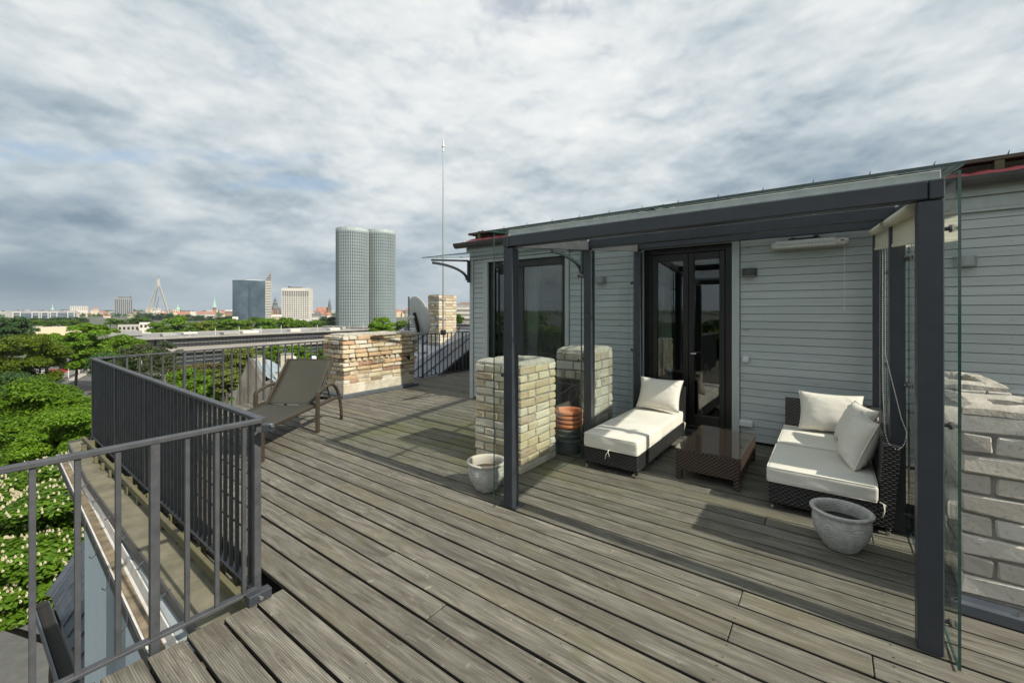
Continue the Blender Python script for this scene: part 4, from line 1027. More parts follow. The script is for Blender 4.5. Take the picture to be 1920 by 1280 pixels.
# daybed: ottoman in front, armless chair with backrest behind it
def wbase(t, x0, x1, y0, y1, z0, z1):
    m = MB(); m.box(x0, x1, y0, y1, z0, z1, .008); m.build('seat_base', BW, t)
t = thing('wicker_ottoman', 'black wicker ottoman at the near end of the daybed', 'ottoman', (-1.64, 4.06, 0), group='black wicker lounge seats')
wbase(t, -1.905, -1.375, 3.715, 4.40, .055, .205); legs(t, [(-1.885, 3.735), (-1.395, 3.735), (-1.885, 4.375), (-1.395, 4.375)], .06, BW)
t = thing('wicker_chair', 'black wicker armless chair with a low back at the far end of the daybed', 'chair', (-1.64, 4.83, 0), group='black wicker lounge seats')
wbase(t, -1.905, -1.375, 4.41, 5.20, .055, .205); legs(t, [(-1.885, 4.43), (-1.395, 4.43), (-1.885, 5.24), (-1.395, 5.24)], .06, BW)
m = MB(); m.prism([(-1.905, 5.175, .06), (-1.905, 5.255, .06), (-1.905, 5.30, .60), (-1.905, 5.245, .61)], (.53, 0, 0)); m.build('backrest', BW, t)
cushion('cream seat cushion on the ottoman nearest the front of the daybed', -1.905, -1.37, 3.70, 4.40, .206, .335, 1, GS, [(-1.64, 3.70, 0, -1)])
cushion('cream seat cushion on the chair at the far end of the daybed', -1.90, -1.375, 4.405, 5.19, .206, .332, 2, GS, [(-1.375, 5.16, 1, 0)])
pillow('cream pillow leaning on the low back of the daybed', (-1.60, 5.02, .535), .50, .37, .155, [('X', 66), ('Z', -4)], 1, GP)
# coffee table
t = thing('coffee_table', 'brown wicker coffee table with a glass top', 'table', (-.86, 4.42, 0))
m = MB(); m.box(-1.115, -.60, 3.95, 4.89, .085, .272, .006); m.build('apron', MAT['brown_wicker'], t)
legs(t, [(-1.09, 3.975), (-.625, 3.975), (-1.09, 4.865), (-.625, 4.865)], .1, MAT['brown_wicker'], .05, False)
m = MB(); m.box(-1.12, -.595, 3.945, 4.895, .273, .281, .003); m.build('glass_top', MAT['tabletop'], t)
# corner sofa: corner module at the wall, side module in front
t = thing('corner_sofa', 'black wicker corner sofa module against the cabin wall', 'sofa', (0, 4.9, 0), group='black wicker lounge seats')
wbase(t, -.375, .335, 4.505, 5.20, .05, .205); legs(t, [(-.355, 4.53), (.31, 4.53), (-.355, 5.26), (.31, 5.26)], .06, BW)
m = MB(); m.prism([(-.375, 5.19, .055), (-.375, 5.27, .055), (-.375, 5.31, .60), (-.375, 5.245, .61)], (.71, 0, 0)); m.build('backrest', BW, t)
m = MB(); m.prism([(.265, 4.505, .206), (.335, 4.505, .206), (.375, 4.505, .60), (.295, 4.505, .61)], (0, .70, 0)); m.build('side_rest', BW, t)
t = thing('wicker_chair', 'black wicker sofa module with its back towards the right, nearest the grey pot', 'chair', (0, 4.1, 0), group='black wicker lounge seats')
wbase(t, -.375, .265, 3.775, 4.495, .05, .205); legs(t, [(-.355, 3.80), (.31, 3.80), (-.355, 4.47), (.31, 4.47)], .06, BW)
m = MB(); m.prism([(.255, 3.775, .055), (.335, 3.775, .055), (.375, 3.775, .60), (.285, 3.775, .61)], (0, .72, 0)); m.build('backrest', BW, t)
cushion('cream seat cushion on the corner sofa against the wall', -.385, .262, 4.49, 5.19, .206, .335, 3, GS)
cushion('cream seat cushion on the sofa module nearest the grey pot', -.392, .262, 3.765, 4.475, .206, .322, 4, GS, [(.265, 3.775, 1, -.3)])
pillow('cream pillow leaning on the sofa back against the wall', (.0, 5.06, .535), .50, .37, .155, [('X', 68), ('Z', 2)], 2, GP)
pillow('cream pillow on the sofa partly behind the nearest pillow', (.17, 4.66, .525), .44, .38, .17, [('X', 66), ('Z', -72)], 3, GP)
pillow('cream pillow nearest the camera, standing at the right end of the sofa', (.17, 4.22, .505), .44, .40, .20, [('X', 68), ('Z', -80)], 4, GP)

# ------------------------------------------------------------------ sun lounger
lo = thing('sun_lounger', 'brown woven sun lounger with raised back and curved arms', 'sun lounger', (-4.525, 1.905, 0), R(34.8), local=True)
LW = MAT['lounge_wicker']; W = .66
m = MB()
m.bar((0, -.02, .318), (0, 1.62, .318), .032, .032, .005); m.build('side_rail', LW, lo)
m = MB(); m.bar((-W, -.02, .318), (-W, 1.62, .318), .032, .032, .005); m.build('side_rail', LW, lo)
for y in (0.0, 1.60): m = MB(); m.bar((-W - .01, y, .314), (.01, y, .314), .032, .04, .005); m.build('cross_rail', LW, lo)
for x in (0, -W): m = MB(); m.box(x - .02, x + .02, -.015, .03, .003, .315, .006); m.build('front_leg', LW, lo)
for x in (.06, -W - .06):
    m = MB(); m.box(x - .021, x + .021, 1.0, 1.045, .003, .485, .006); m.build('arm_post', LW, lo)
    pts = []
    for k in range(15):
        f = k / 14
        if f < .5: y = 1.02 + f * 2 * .34; z = .488 + .052 * math.sin(f * 2 * math.pi / 2)
        else: a = (f - .5) * 2 * math.pi / 2; y = 1.36 + .34 * math.sin(a); z = .54 - .535 * (1 - math.cos(a)) if a < 1.3 else .54 - .535 * (1 - math.cos(a))
        pts.append((x, y, z))
    m = MB(); m.tube(pts, .021, 8); m.build('arm', LW, lo, True)
    m = MB(); m.bar((x, 1.03, .33), (x, 1.60, .33), .028, .03, .004); m.build('arm_stretcher', LW, lo)
m = MB(); n = 16
vs = []
for j in range(n + 1):
    y = 1.12 * j / n
    for i in range(9):
        u = i / 8; vs.append((-W + .012 + (W - .024) * u, y, .330 - .022 * math.sin(math.pi * u) * min(1, j / 3, 1) + .01 * (j / n) ** 4))
m.add(vs, [(j * 9 + i, j * 9 + i + 1, (j + 1) * 9 + i + 1, (j + 1) * 9 + i) for j in range(n) for i in range(8)])
so_ = m.build('seat_sling', MAT['sling'], lo, True); so_.modifiers.new('thickness', 'SOLIDIFY').thickness = .008
m = MB(); vs = []; by0, bz0, by1, bz1 = 1.12, .34, 1.60, .835
for j in range(n + 1):
    f = j / n
    for i in range(9):
        u = i / 8; d = .03 * math.sin(math.pi * u) * math.sin(math.pi * min(1, f + .08)); s_ = .03 * math.sin(f * math.pi)
        vs.append((-W + .016 + (W - .032) * u, by0 + (by1 - by0) * f + d * .7 + s_ * .5, bz0 + (bz1 - bz0) * f - d * .7 - s_ * .5))
m.add(vs, [(j * 9 + i, j * 9 + i + 1, (j + 1) * 9 + i + 1, (j + 1) * 9 + i) for j in range(n) for i in range(8)])
so_ = m.build('back_sling', MAT['sling'], lo, True); so_.modifiers.new('thickness', 'SOLIDIFY').thickness = .008
for x in (-.012, -W + .012):
    m = MB(); m.bar((x, by0, bz0 - .012), (x, by1 + .012, bz1 - .0), .026, .024, .004); m.build('back_frame', LW, lo)
m = MB(); m.bar((-W, by1 + .008, bz1), (0, by1 + .008, bz1), .026, .022, .004); m.build('back_rail', LW, lo)
m = MB(); m.bar((-.04, 1.45, .55), (-.04, 1.56, .33), .012, .012); m.bar((-W + .04, 1.45, .55), (-W + .04, 1.56, .33), .012, .012); m.bar((-W + .04, 1.45, .55), (-.04, 1.45, .55), .012, .012); m.build('back_support', MAT['black'], lo)
m = MB(); rd = random.Random(5)
for k in range(10):
    u, v = -.33 + rd.uniform(-.02, .02), .55 + rd.uniform(-.02, .02); y = by0 + (by1 - by0) * v; z = bz0 + (bz1 - bz0) * v
    m.box(u - .006, u + .006, y - .012, y - .008, z - .004 - .02 * 0, z + .003)
m.v = [(x, y + .005, z - .008) for x, y, z in m.v]

# ------------------------------------------------------------------ satellite dish, far chimney, mast, grey roofs behind the terrace
dt = thing('satellite_dish', 'grey satellite dish on a pole behind the long brick chimney', 'satellite dish', at(784, 592, 9.1))
dc = at(784, 592, 9.1); nrm = Vector((.19, .95, .25)).normalized()
xq = nrm.cross(Vector((0, 0, 1))).normalized(); yq = xq.cross(nrm)
DM = Matrix(((xq.x, yq.x, nrm.x, dc.x), (xq.y, yq.y, nrm.y, dc.y), (xq.z, yq.z, nrm.z, dc.z), (0, 0, 0, 1)))
m = MB(); m.lathe([(.001, -.05), (.1, -.047), (.2, -.037), (.3, -.021), (.38, -.002), (.425, .014), (.432, .02), (.425, .024), (.38, .008), (.3, -.011), (.2, -.027), (.1, -.037), (.001, -.04)], 40, M=DM); m.build('reflector', MAT['dish'], dt, True)
m = MB(); m.box(-.035, .035, -.34, .09, -.10, -.052, .01, 0, DM); m.build('back_bracket', MAT['black'], dt)
m = MB(); m.tube([DM @ Vector((0, -.30, -.07)), DM @ Vector((0, -.42, .1)), DM @ Vector((0, -.36, .42))], .012, 8); m.build('feed_arm', MAT['dish'], dt)
m = MB(); m.tube([DM @ Vector((0, -.36, .42)), DM @ Vector((0, -.28, .38))], .03, 10); m.build('feed_horn', MAT['white'], dt)
pp = at(766.5, 640, 9.0); m = MB(); m.tube([(pp.x, pp.y, -.05), (pp.x, pp.y, EYE + 27 * 9 / 800)], .018, 10); m.build('pole', MAT['rail'], dt)
m = MB(); m.bar((pp.x, pp.y, 1.36), DM @ Vector((0, 0, -.075)), .05, .06, .004); m.tube([(pp.x, pp.y, 1.32), (pp.x, pp.y, 1.40)], .028, 10); m.build('mount_arm', MAT['chrome'], dt)
# hipped grey metal roof
gr = thing('metal_roof', 'grey standing seam metal roof rising behind the far railing', 'roof', (-9.5, 7.5, 0))
def rz(y): return .5 * (y - 7.1)
RY = 9.25; rzt = rz(RY)
m = MB(); y0r = 5.75; hx = lambda y: -11.9 + (y - y0r) / (RY - y0r)
m.add([(-7.40, y0r, rz(y0r)), (-7.40, RY, rzt), (-10.9, RY, rzt), (-11.9, y0r, rz(y0r)), (-7.40, RY + 5, rzt - 2.4), (-10.9, RY + 5, rzt - 2.4), (-13.5, RY, rz(y0r))],
      [(0, 1, 2, 3), (1, 4, 5, 2), (2, 5, 6, 3)]); m.build('roof_sheet', MAT['greyroof'], gr)
for k in range(22):
    x = -7.42 - k * .46; ye = RY if x > -10.9 else RY - (-10.9 - x) * (RY - y0r)
    if ye - y0r < .3: continue
    m = MB(); m.bar((x, y0r, rz(y0r) + .012), (x, ye, rz(ye) + .012), .012, .03); m.build('seam', MAT['greyroof'], gr)
m = MB(); m.bar((-7.38, RY, rzt + .02), (-10.9, RY, rzt + .02), .12, .04, .005); m.bar((-10.9, RY, rzt + .02), (-11.9, y0r, rz(y0r) + .02), .12, .04, .005); m.build('ridge_cap', MAT['greyroof'], gr)
m = MB(); m.add([(-7.405, y0r, -6), (-7.405, y0r, rz(y0r) - .01), (-7.405, RY, rzt - .01), (-7.405, RY + 5, rzt - 2.4), (-7.405, RY + 5, -6)], [(0, 1, 2, 3, 4)]); m.build('gable_wall', MAT['dark'], gr)  # near-black colour stands in for the cabin's shade on this wall
m = MB()
for z in (.10, .17): m.bar((-7.6, RY - .35, rz(RY - .35) + z), (-11.0, RY - .35, rz(RY - .35) + z), .03, .03)
gb = m.build('snow_guard', MAT['gutter'], gr)
for k in range(5):
    x = -7.8 - k * .75; m = MB(); m.bar((x, RY - .38, rz(RY - .38)), (x, RY - .30, rz(RY - .38) + .22), .03, .03); m.build('guard_bracket', MAT['gutter'], gb)
fc = thing('brick_chimney', 'tall pale brick chimney on the metal roof, carrying the antenna mast', 'chimney', (-8.9, 8.7, .8))
fx0, fx1, fy0_, fy1_ = -9.05, -8.60, 8.18, 8.86
m = MB(); m.box(fx0 + .012, fx1 - .012, fy0_ + .012, fy1_ - .012, .1, 1.93); m.build('mortar', MAT['mortar'], fc)
bricks(fc, fx0, fx1, fy0_, fy1_, .62, 17, .0775, MAT['bricky'], .24, .115, .011, 33)
m = MB(); m.box(fx0 + .01, fx1 - .01, fy0_ + .01, fy1_ - .01, 1.931, 1.955, .01); m.build('mortar_cap', MAT['mortar'], fc)
mp = at(831, 560, 11.05); am = thing('antenna_mast', 'tall thin galvanised antenna mast clamped to the far brick chimney', 'antenna', (mp.x, mp.y, .9))
m = MB(); m.tube([(mp.x, mp.y, .95), (mp.x, mp.y, 3.6), (mp.x, mp.y, 5.62)], [.022, .020, .010], 8); m.build('pole', MAT['lampgrey'], am)
m = MB(); m.tube([(mp.x, mp.y, 5.62), (mp.x, mp.y, 5.92)], .022, 8); m.tube([(mp.x, mp.y, 5.74), (mp.x, mp.y, 5.79)], .04, 8); m.tube([(mp.x, mp.y, 5.92), (mp.x, mp.y, 6.22)], .006, 6); m.build('antenna', MAT['white'], am)
for z in (1.28, 1.78):
    m = MB(); m.box(mp.x - .05, mp.x + .04, mp.y - .07, mp.y + .07, z - .015, z + .02, .004); m.bar((mp.x, mp.y, z), (-8.6, mp.y, z), .03, .03); m.build('clamp', MAT['lampgrey'], am)
m = MB(); m.rbox(.06, .06, .07, .03, 8, 0, Matrix.Translation((mp.x, mp.y, .95))); m.build('base_box', MAT['black'], am, True)
# dark mansard roof of the lower neighbour
dr = thing('mansard_roof', 'dark seamed metal roof with a leaf filled gutter below the terrace', 'roof', (-14, 2.5, -6))
def mz(y): return -6.05 + 1.55 * (y - 1.75)
m = MB(); m.add([(-16.6, 1.75, mz(1.75)), (-8.0, 1.75, mz(1.75)), (-8.0, 2.75, mz(2.75)), (-16.6, 2.75, mz(2.75))], [(0, 1, 2, 3)]); m.prism([(-16.6, 1.95, -20), (-8, 1.95, -20), (-8, 3.9, -20), (-16.6, 3.9, -20)], (0, 0, 13.9)); m.build('roof_sheet', MAT['darkroof'], dr)
for k in range(15):
    x = -16.4 + k * .58; m = MB(); m.bar((x, 1.76, mz(1.76) + .02), (x, 2.74, mz(2.74) + .02), .018, .05); m.build('seam', MAT['darkroof'], dr)
m = MB(); m.bar((-16.62, 1.72, mz(1.75) + .02), (-16.62, 2.78, mz(2.75) + .1), .06, .14); m.build('verge', MAT['darkroof'], dr)
m = MB(); m.bar((-16.75, 1.44, mz(1.75) - .1), (-8, 1.44, mz(1.75) - .1), .03, .2); m.bar((-16.75, 1.6, mz(1.75) - .2), (-8, 1.6, mz(1.75) - .2), .3, .02); g2 = m.build('roof_gutter', MAT['darkroof'], dr)
m = MB(); m.bar((-16.7, 1.60, mz(1.75) - .15), (-8, 1.60, mz(1.75) - .15), .22, .06); m.build('leaf_litter', MAT['dark'], g2)

MARKS = [(12, 'at the left frame edge'), (55, 'left of the tiny green spire'), (98, 'by the tiny green church spire'), (148, 'around the bright white block'), (180, 'beside the brown gabled building'), (205, 'left of the grey ribbed hotel'), (232, 'by the grey ribbed hotel'), (258, 'right of the grey ribbed hotel'), (280, 'left of the bridge pylon'), (297, 'between the pylon legs'), (318, 'right of the bridge pylon'), (335, 'by the castle turret'), (362, 'beside the white castle tower'), (385, 'by the long castle wing'), (404, 'by the pale green church spire'), (425, 'left of the blue tower'), (468, 'by the blue tower'), (516, 'by the dome cathedral tower'), (555, 'by the white hotel'), (592, 'right of the white hotel'), (618, 'by the tiered church spire'), (640, 'at the left edge of the twin towers'), (745, 'right of the twin towers'), (785, 'beside the satellite dish')]
def where(x): return min(MARKS, key=lambda q: abs(q[0] - x))[1]
# ------------------------------------------------------------------ trees
npr = np.random.default_rng(5)
def crown_mesh(name, seed, lobes, leaves, ls, flat=.5, spread=.62, lob=(.26, .42), tilt=.55, squash=.85, fill=.36):
    g = np.random.default_rng(seed); cs = []
    for k in range(lobes):
        d = g.normal(size=3); d /= np.linalg.norm(d); d[2] = d[2] * .95 + .08
        rr = spread * (1.0 if g.random() > fill else g.random()) * g.uniform(.86, 1.12); cs.append(np.append(d * rr * np.array([1, 1, squash]), g.uniform(*lob)))
    cs = np.array(cs)
    w = cs[:, 3] ** 2; w /= w.sum(); idx = g.choice(len(cs), leaves, p=w)
    d = g.normal(size=(leaves, 3)); d /= np.linalg.norm(d, axis=1)[:, None]
    d[:, 2] = np.where(d[:, 2] < -.25, -d[:, 2] * .7, d[:, 2])
    rad = cs[idx, 3] * (1 - .38 * g.random(leaves) ** 1.6)
    c = cs[idx, :3] + d * rad[:, None] * np.array([1, 1, flat])
    nn = d * tilt + np.array([0, 0, 1.0]) + g.normal(size=(leaves, 3)) * .42; nn /= np.linalg.norm(nn, axis=1)[:, None]
    r_ = g.normal(size=(leaves, 3)); tt = np.cross(nn, r_); tt /= np.linalg.norm(tt, axis=1)[:, None]; bb = np.cross(nn, tt)
    s = (ls * g.uniform(.65, 1.3, leaves))[:, None]
    V = np.stack([c - tt * s, c + bb * s * .52 - nn * s * .12, c + tt * s - nn * s * .25, c - bb * s * .52 - nn * s * .12], axis=1).reshape(-1, 3)
    return mesh_np(name, V, np.arange(leaves * 4).reshape(-1, 4)), cs
def trunk_mesh(name, seed, cs, h, r0, flare=1.0):
    rd = random.Random(seed); m = MB(); top = Vector((rd.uniform(-.05, .05), rd.uniform(-.05, .05), .25))
    base = Vector((0, 0, -h)); mid = base.lerp(top, .5) + Vector((rd.uniform(-.06, .06), rd.uniform(-.06, .06), 0))
    m.tube([base, base + Vector((0, 0, .12 * h)), mid, base.lerp(top, .8), top], [r0 * 1.5 * flare, r0, r0 * .8, r0 * .55, r0 * .2], 8)
    for k in range(min(9, len(cs))):
        c = Vector(cs[k * max(1, len(cs) // 9)][:3]); f = rd.uniform(.55, .85); a = base.lerp(top, f)
        if c.z < a.z: a = base.lerp(top, max(.45, f - .25))
        md = a.lerp(c, .5) + Vector((rd.uniform(-.05, .05), rd.uniform(-.05, .05), .06)); m.tube([a, md, c], [r0 * .4, r0 * .24, r0 * .08], 6)
    me = bpy.data.meshes.new(name); me.from_pydata(m.v, [], m.f); me.polygons.foreach_set('use_smooth', [True] * len(m.f)); me.update(); return me
PROTO = {}
def proto(key, seed, lobes, leaves, ls, **kw):
    h = kw.pop('h', 2.2); r0 = kw.pop('r0', .06)
    cm, cs = crown_mesh('crown', seed, lobes, leaves, ls, **kw); cm.materials.append(MAT['leaf_bright'])
    tm = trunk_mesh('trunk', seed, cs, h, r0); tm.materials.append(MAT['bark']); PROTO[key] = (cm, tm, cs)
proto('near', 1, 60, 52000, .026, lob=(.2, .34), flat=.5); proto('near2', 2, 70, 52000, .025, lob=(.18, .3), flat=.45)
proto('mid', 3, 46, 15000, .046, lob=(.2, .36), flat=.5); proto('mid2', 4, 40, 13000, .048, lob=(.22, .38), flat=.55); proto('mid3', 14, 52, 14000, .046, lob=(.18, .32), flat=.42)
proto('far', 5, 30, 4200, .085, lob=(.25, .42), flat=.6); proto('far2', 6, 26, 4200, .085, lob=(.25, .45), flat=.65)
proto('birch', 7, 54, 12000, .034, lob=(.14, .26), flat=.75, spread=.72, r0=.028); proto('chest', 8, 140, 120000, .0195, lob=(.16, .26), flat=.62, tilt=.9, spread=.72)
def set_mat(o, m):
    o.material_slots[0].link = 'OBJECT'; o.material_slots[0].material = m
tree_n = [0]
def tree(p, r, key, leaf, label, group=None, sz=1.0, bark='bark', rot=None, name='tree'):
    cm, tm, cs = PROTO[key]; tree_n[0] += 1
    t = thing(name, label, 'tree', (p[0], p[1], p[2]), rot if rot is not None else (tree_n[0] * 2.399) % 6.283, group, local=True)
    c = link('crown', cm, t); c.scale = (r, r, r * sz); set_mat(c, MAT[leaf])
    k = link('trunk', tm, t); hh = (p[2] + 20) / 2.2; k.scale = (r, r, max(.3, hh)); set_mat(k, MAT[bark])
    return t
# the flowering chestnut under the gutter
P = at(118, 1000, 17.0); ch_ = tree(P, 5.2, 'chest', 'leaf_mid', 'chestnut tree covered in creamy blossom below the gutter', sz=.70, name='chestnut_tree', rot=1.0)
cs = PROTO['chest'][2]; g_ = np.random.default_rng(77); Vb = []; Qb = []
cnt = 0
while cnt < 3400:
    k = g_.integers(len(cs)); d = g_.normal(size=3); d /= np.linalg.norm(d)
    if d[2] < .1: continue
    pos = cs[k, :3] + d * cs[k, 3] * np.array([1, 1, .6]) * 1.02
    if np.any(np.linalg.norm((cs[:, :3] - pos) / np.array([1, 1, .6]), axis=1) < cs[:, 3] * .9): continue
    pos = pos * np.array([5.2, 5.2, 5.2 * .70]); hgt = g_.uniform(.07, .135)
    for q in range(11):
        f = q / 11; rr = .027 * (1 - f * .8); a = q * 2.4; c0 = pos + np.array([math.cos(a) * rr, math.sin(a) * rr, f * hgt]); s = .022 * (1 - f * .5)
        u = np.array([-math.sin(a), math.cos(a), .2]) * s; v = np.array([math.cos(a) * .5, math.sin(a) * .5, .8]) * s
        Vb += [c0 - u - v, c0 + u - v, c0 + u + v, c0 - u + v]; Qb.append([len(Vb) - 4, len(Vb) - 3, len(Vb) - 2, len(Vb) - 1])
    cnt += 1
bme = mesh_np('blossom', np.array(Vb), np.array(Qb)); bme.materials.append(MAT['blossom']); bo = link('blossom', bme, ch_); bo['kind'] = 'stuff'
TR = [  # pixel centre, distance, radius in pixels, prototype, leaves, label
    (60, 822, 33, 118, 'near', 'leaf_bright', 'bright green maple just above the flowering chestnut'),
    (160, 838, 30, 104, 'near2', 'leaf_bright', 'bright green maple behind the far corner of the railing'),
    (-40, 880, 30, 120, 'near2', 'leaf_mid', 'green maple at the left frame edge behind the chestnut'),
    (40, 772, 52, 80, 'near', 'leaf_dark', 'dark blue green tree left of the road'),
    (28, 693, 78, 84, 'near2', 'leaf_olive', 'big olive green tree at the left frame edge'),
    (74, 655, 84, 34, 'mid', 'leaf_olive', 'smaller olive green tree in front of the parked cars'),
    (84, 660, 118, 46, 'mid3', 'leaf_bright', 'rounded bright green tree in front of the flat pale building'),
    (184, 652, 112, 62, 'mid3', 'leaf_bright', 'tallest bright green tree with layered branches near the railing corner'),
    (142, 668, 118, 38, 'mid', 'leaf_bright', 'bright green tree between the round tree and the tallest one'),
    (238, 668, 104, 44, 'mid', 'leaf_bright', 'bright green tree between the tallest tree and the birch'),
    (18, 622, 175, 40, 'mid2', 'leaf_dark', 'dark grey green tree on the left skyline'),
    (200, 690, 84, 34, 'mid2', 'leaf_dark', 'dark leaved tree below the tallest tree'),
    (232, 705, 70, 36, 'mid2', 'leaf_mid', 'green tree seen through the far railing left of the birch'),
    (352, 730, 62, 46, 'mid', 'leaf_bright', 'small bright green tree behind the far railing beside the thick post'),
    (412, 728, 60, 42, 'mid3', 'leaf_bright', 'small bright green tree left of the grey gable'),
    (452, 682, 62, 38, 'mid2', 'leaf_pale', 'pale yellow green tree rising above the old grey gable'),
    (424, 715, 58, 30, 'mid3', 'leaf_pale', 'low pale yellow green tree beside the old grey gable'),
    (512, 668, 66, 26, 'mid', 'leaf_bright', 'bright green tree left of the pale chimney stack'),
    (562, 668, 66, 30, 'mid3', 'leaf_bright', 'bright green tree above the back of the sun lounger'),
    (606, 672, 66, 22, 'mid', 'leaf_mid', 'green bush between the sun lounger and the long chimney'),
    (715, 620, 140, 30, 'mid', 'leaf_bright', 'bright green round tree at the foot of the twin towers'),
    (752, 612, 170, 18, 'mid3', 'leaf_bright', 'small green tree right of the twin towers'),
    (655, 624, 260, 10, 'far', 'leaf_dark', 'dark bush in front of the twin towers'),
    (857, 600, 150, 16, 'mid', 'leaf_mid', 'green tree beside the antenna chimney'),
    (300, 618, 300, 22, 'far', 'leaf_bright', 'leftmost bright tree of the row behind the office roof'),
    (332, 612, 330, 25, 'far2', 'leaf_bright', 'tall bright tree of the row below the red roofed castle'),
    (364, 617, 320, 20, 'far', 'leaf_mid', 'mid green tree of the row below the castle'),
    (388, 617, 310, 20, 'far2', 'leaf_yellow', 'yellow green tree in the row behind the office roof'),
    (414, 613, 330, 22, 'far', 'leaf_bright', 'bright tree right of the yellow green one'),
    (438, 615, 320, 22, 'far2', 'leaf_bright', 'bright tree left of the blue glass tower foot'),
    (458, 614, 340, 22, 'far', 'leaf_olive', 'brownish olive tree below the blue glass tower'),
    (482, 612, 380, 22, 'far2', 'leaf_mid', 'green tree in front of the blue glass tower'),
    (506, 612, 330, 24, 'far', 'leaf_bright', 'bright tree below the dome tower'),
    (532, 614, 320, 24, 'far2', 'leaf_bright', 'bright tree below the left edge of the white hotel'),
    (560, 615, 320, 24, 'far', 'leaf_bright', 'bright tree in front of the white hotel'),
    (586, 618, 310, 22, 'far2', 'leaf_mid', 'green tree right of the white hotel foot'),
    (606, 600, 700, 10, 'far', 'leaf_dark', 'dark tree below the baroque spire'),
    (624, 604, 600, 13, 'far2', 'leaf_dark', 'dark tree left of the twin towers'),
]
for (x, y, d, rp, key, lf_, lab) in TR:
    tree(at(x, y, d), rp * d / 800, key, lf_, lab, 'trees below and beyond the terrace', sz=1.32 if d < 150 else 1.1)
tb = tree(at(266, 690, 66), 4.9, 'birch', 'leaf_grey', 'grey green birch with white stems behind the far railing', sz=1.05, bark='birch', name='birch_tree')
tree(at(300, 668, 74), 3.6, 'birch', 'leaf_grey', 'grey green birch right of the larger one, against the office', sz=1.05, bark='birch', name='birch_tree')
for (x0, x1, y, d, n_, lf_, lab) in ((45, 165, 601, 560, 9, 'leaf_dark', 'dark tree before the white framed offices'), (200, 285, 603, 480, 7, 'leaf_mid', 'green tree in the belt left of the bridge'), (258, 330, 594, 1000, 6, 'leaf_dark', 'dark riverside tree behind the bridge pylon'), (60, 150, 606, 420, 6, 'leaf_mid', 'green tree in the belt above the flat pale building'), (330, 400, 598, 900, 5, 'leaf_dark', 'dark tree at the foot of the red roofed castle'), (405, 440, 600, 800, 4, 'leaf_dark', 'dark tree left of the blue glass tower foot'), (585, 640, 606, 520, 4, 'leaf_mid', 'green tree between the white hotel and the twin towers')):
    for k in range(n_):
        x = x0 + (x1 - x0) * (k + .5 + rng.uniform(-.25, .25)) / n_; dd = d * rng.uniform(.92, 1.1)
        tree(at(x, y + rng.uniform(-1.5, 2), dd), rng.uniform(8.5, 12) * dd / 800, rng.choice(('far', 'far2')), lf_, ' '.join((lab + ', ' + where(x)).split()[:16]), lab.replace('tree', 'trees', 1), sz=.95)
for k in range(24):      # the park on the open side of the terrace, mirrored in the door
    a = -2.75 + 2.6 * (k + rng.uniform(-.3, .3)) / 24; dd = rng.uniform(34, 70); r = rng.uniform(5.5, 8)
    tree((dd * math.cos(a) * .9 - 4, dd * math.sin(a), rng.uniform(-5.0, -2.0) - (0 if dd > 45 else 2)), r, rng.choice(('mid', 'mid2', 'mid3')), rng.choice(('leaf_mid', 'leaf_bright', 'leaf_dark')), 'park tree behind the viewer, mirrored in the door glass', 'park trees mirrored in the door', sz=1.0)
for k, (x, y, w, d) in enumerate(((350, 688, 60, 100), (372, 697, 70, 92), (395, 684, 60, 106), (345, 706, 50, 84))):
    p = at(x, y, d); t = thing('hedge', ('clipped reddish hedge directly under the office windows', 'clipped hedge in the middle of the office garden', 'clipped hedge farthest right in the office garden', 'clipped hedge nearest the terrace in the office garden')[k], 'hedge', (p.x, p.y, -20), YAW, 'hedges in the office garden', local=True)
    g = np.random.default_rng(k + 40); nl = 5000; L = w * d / 800
    c = np.stack([g.uniform(-L / 2, L / 2, nl), g.uniform(-1.2, 1.2, nl), g.uniform(.1, 2.4, nl) + .3 * np.sin(g.uniform(-L / 2, L / 2, nl))], 1); c[:, 2] = np.where(g.random(nl) < .5, 2.2 + .25 * np.sin(c[:, 0] * 1.7 + k), c[:, 2])
    tt = g.normal(size=(nl, 3)); tt /= np.linalg.norm(tt, axis=1)[:, None]; bb = np.cross(tt, g.normal(size=(nl, 3))); bb /= np.linalg.norm(bb, axis=1)[:, None]; s = .22
    V = np.stack([c - tt * s, c + bb * s * .6, c + tt * s, c - bb * s * .6], 1).reshape(-1, 3); V[:, 2] += max(0, p.z + 20 - 2.2)
    me = mesh_np('foliage', V, np.arange(nl * 4).reshape(-1, 4)); me.materials.append(MAT['leaf_red' if k in (0, 2) else 'leaf_olive']); link('foliage', me, t)
    m = MB(); m.box(-L / 2 + .3, L / 2 - .3, -.8, .8, 0, max(.5, p.z + 20 - .3)); m.build('stems', MAT['bark'], t)
# ------------------------------------------------------------------ the city
GZ = -20.0
def frame(p, yaw):
    M = Matrix.Translation((p[0], p[1], 0)) @ Matrix.Rotation(yaw, 4, 'Z'); return M
def place(x, d): p = at(x, 583, d); return Vector((p.x, p.y, GZ))
def zat(y, d): return EYE - (y - 583) * d / 800
def face(x): return YAW - math.atan((x - 960) / 800)         # turn a front to look at the terrace
def local_thing(name, label, cat, x, d, yaw=None, group=None):
    return thing(name, label, cat, place(x, d), face(x) if yaw is None else yaw, group, local=True)
def joined(m, name, mat, t): return m.build(name, mat, t, kind='stuff')
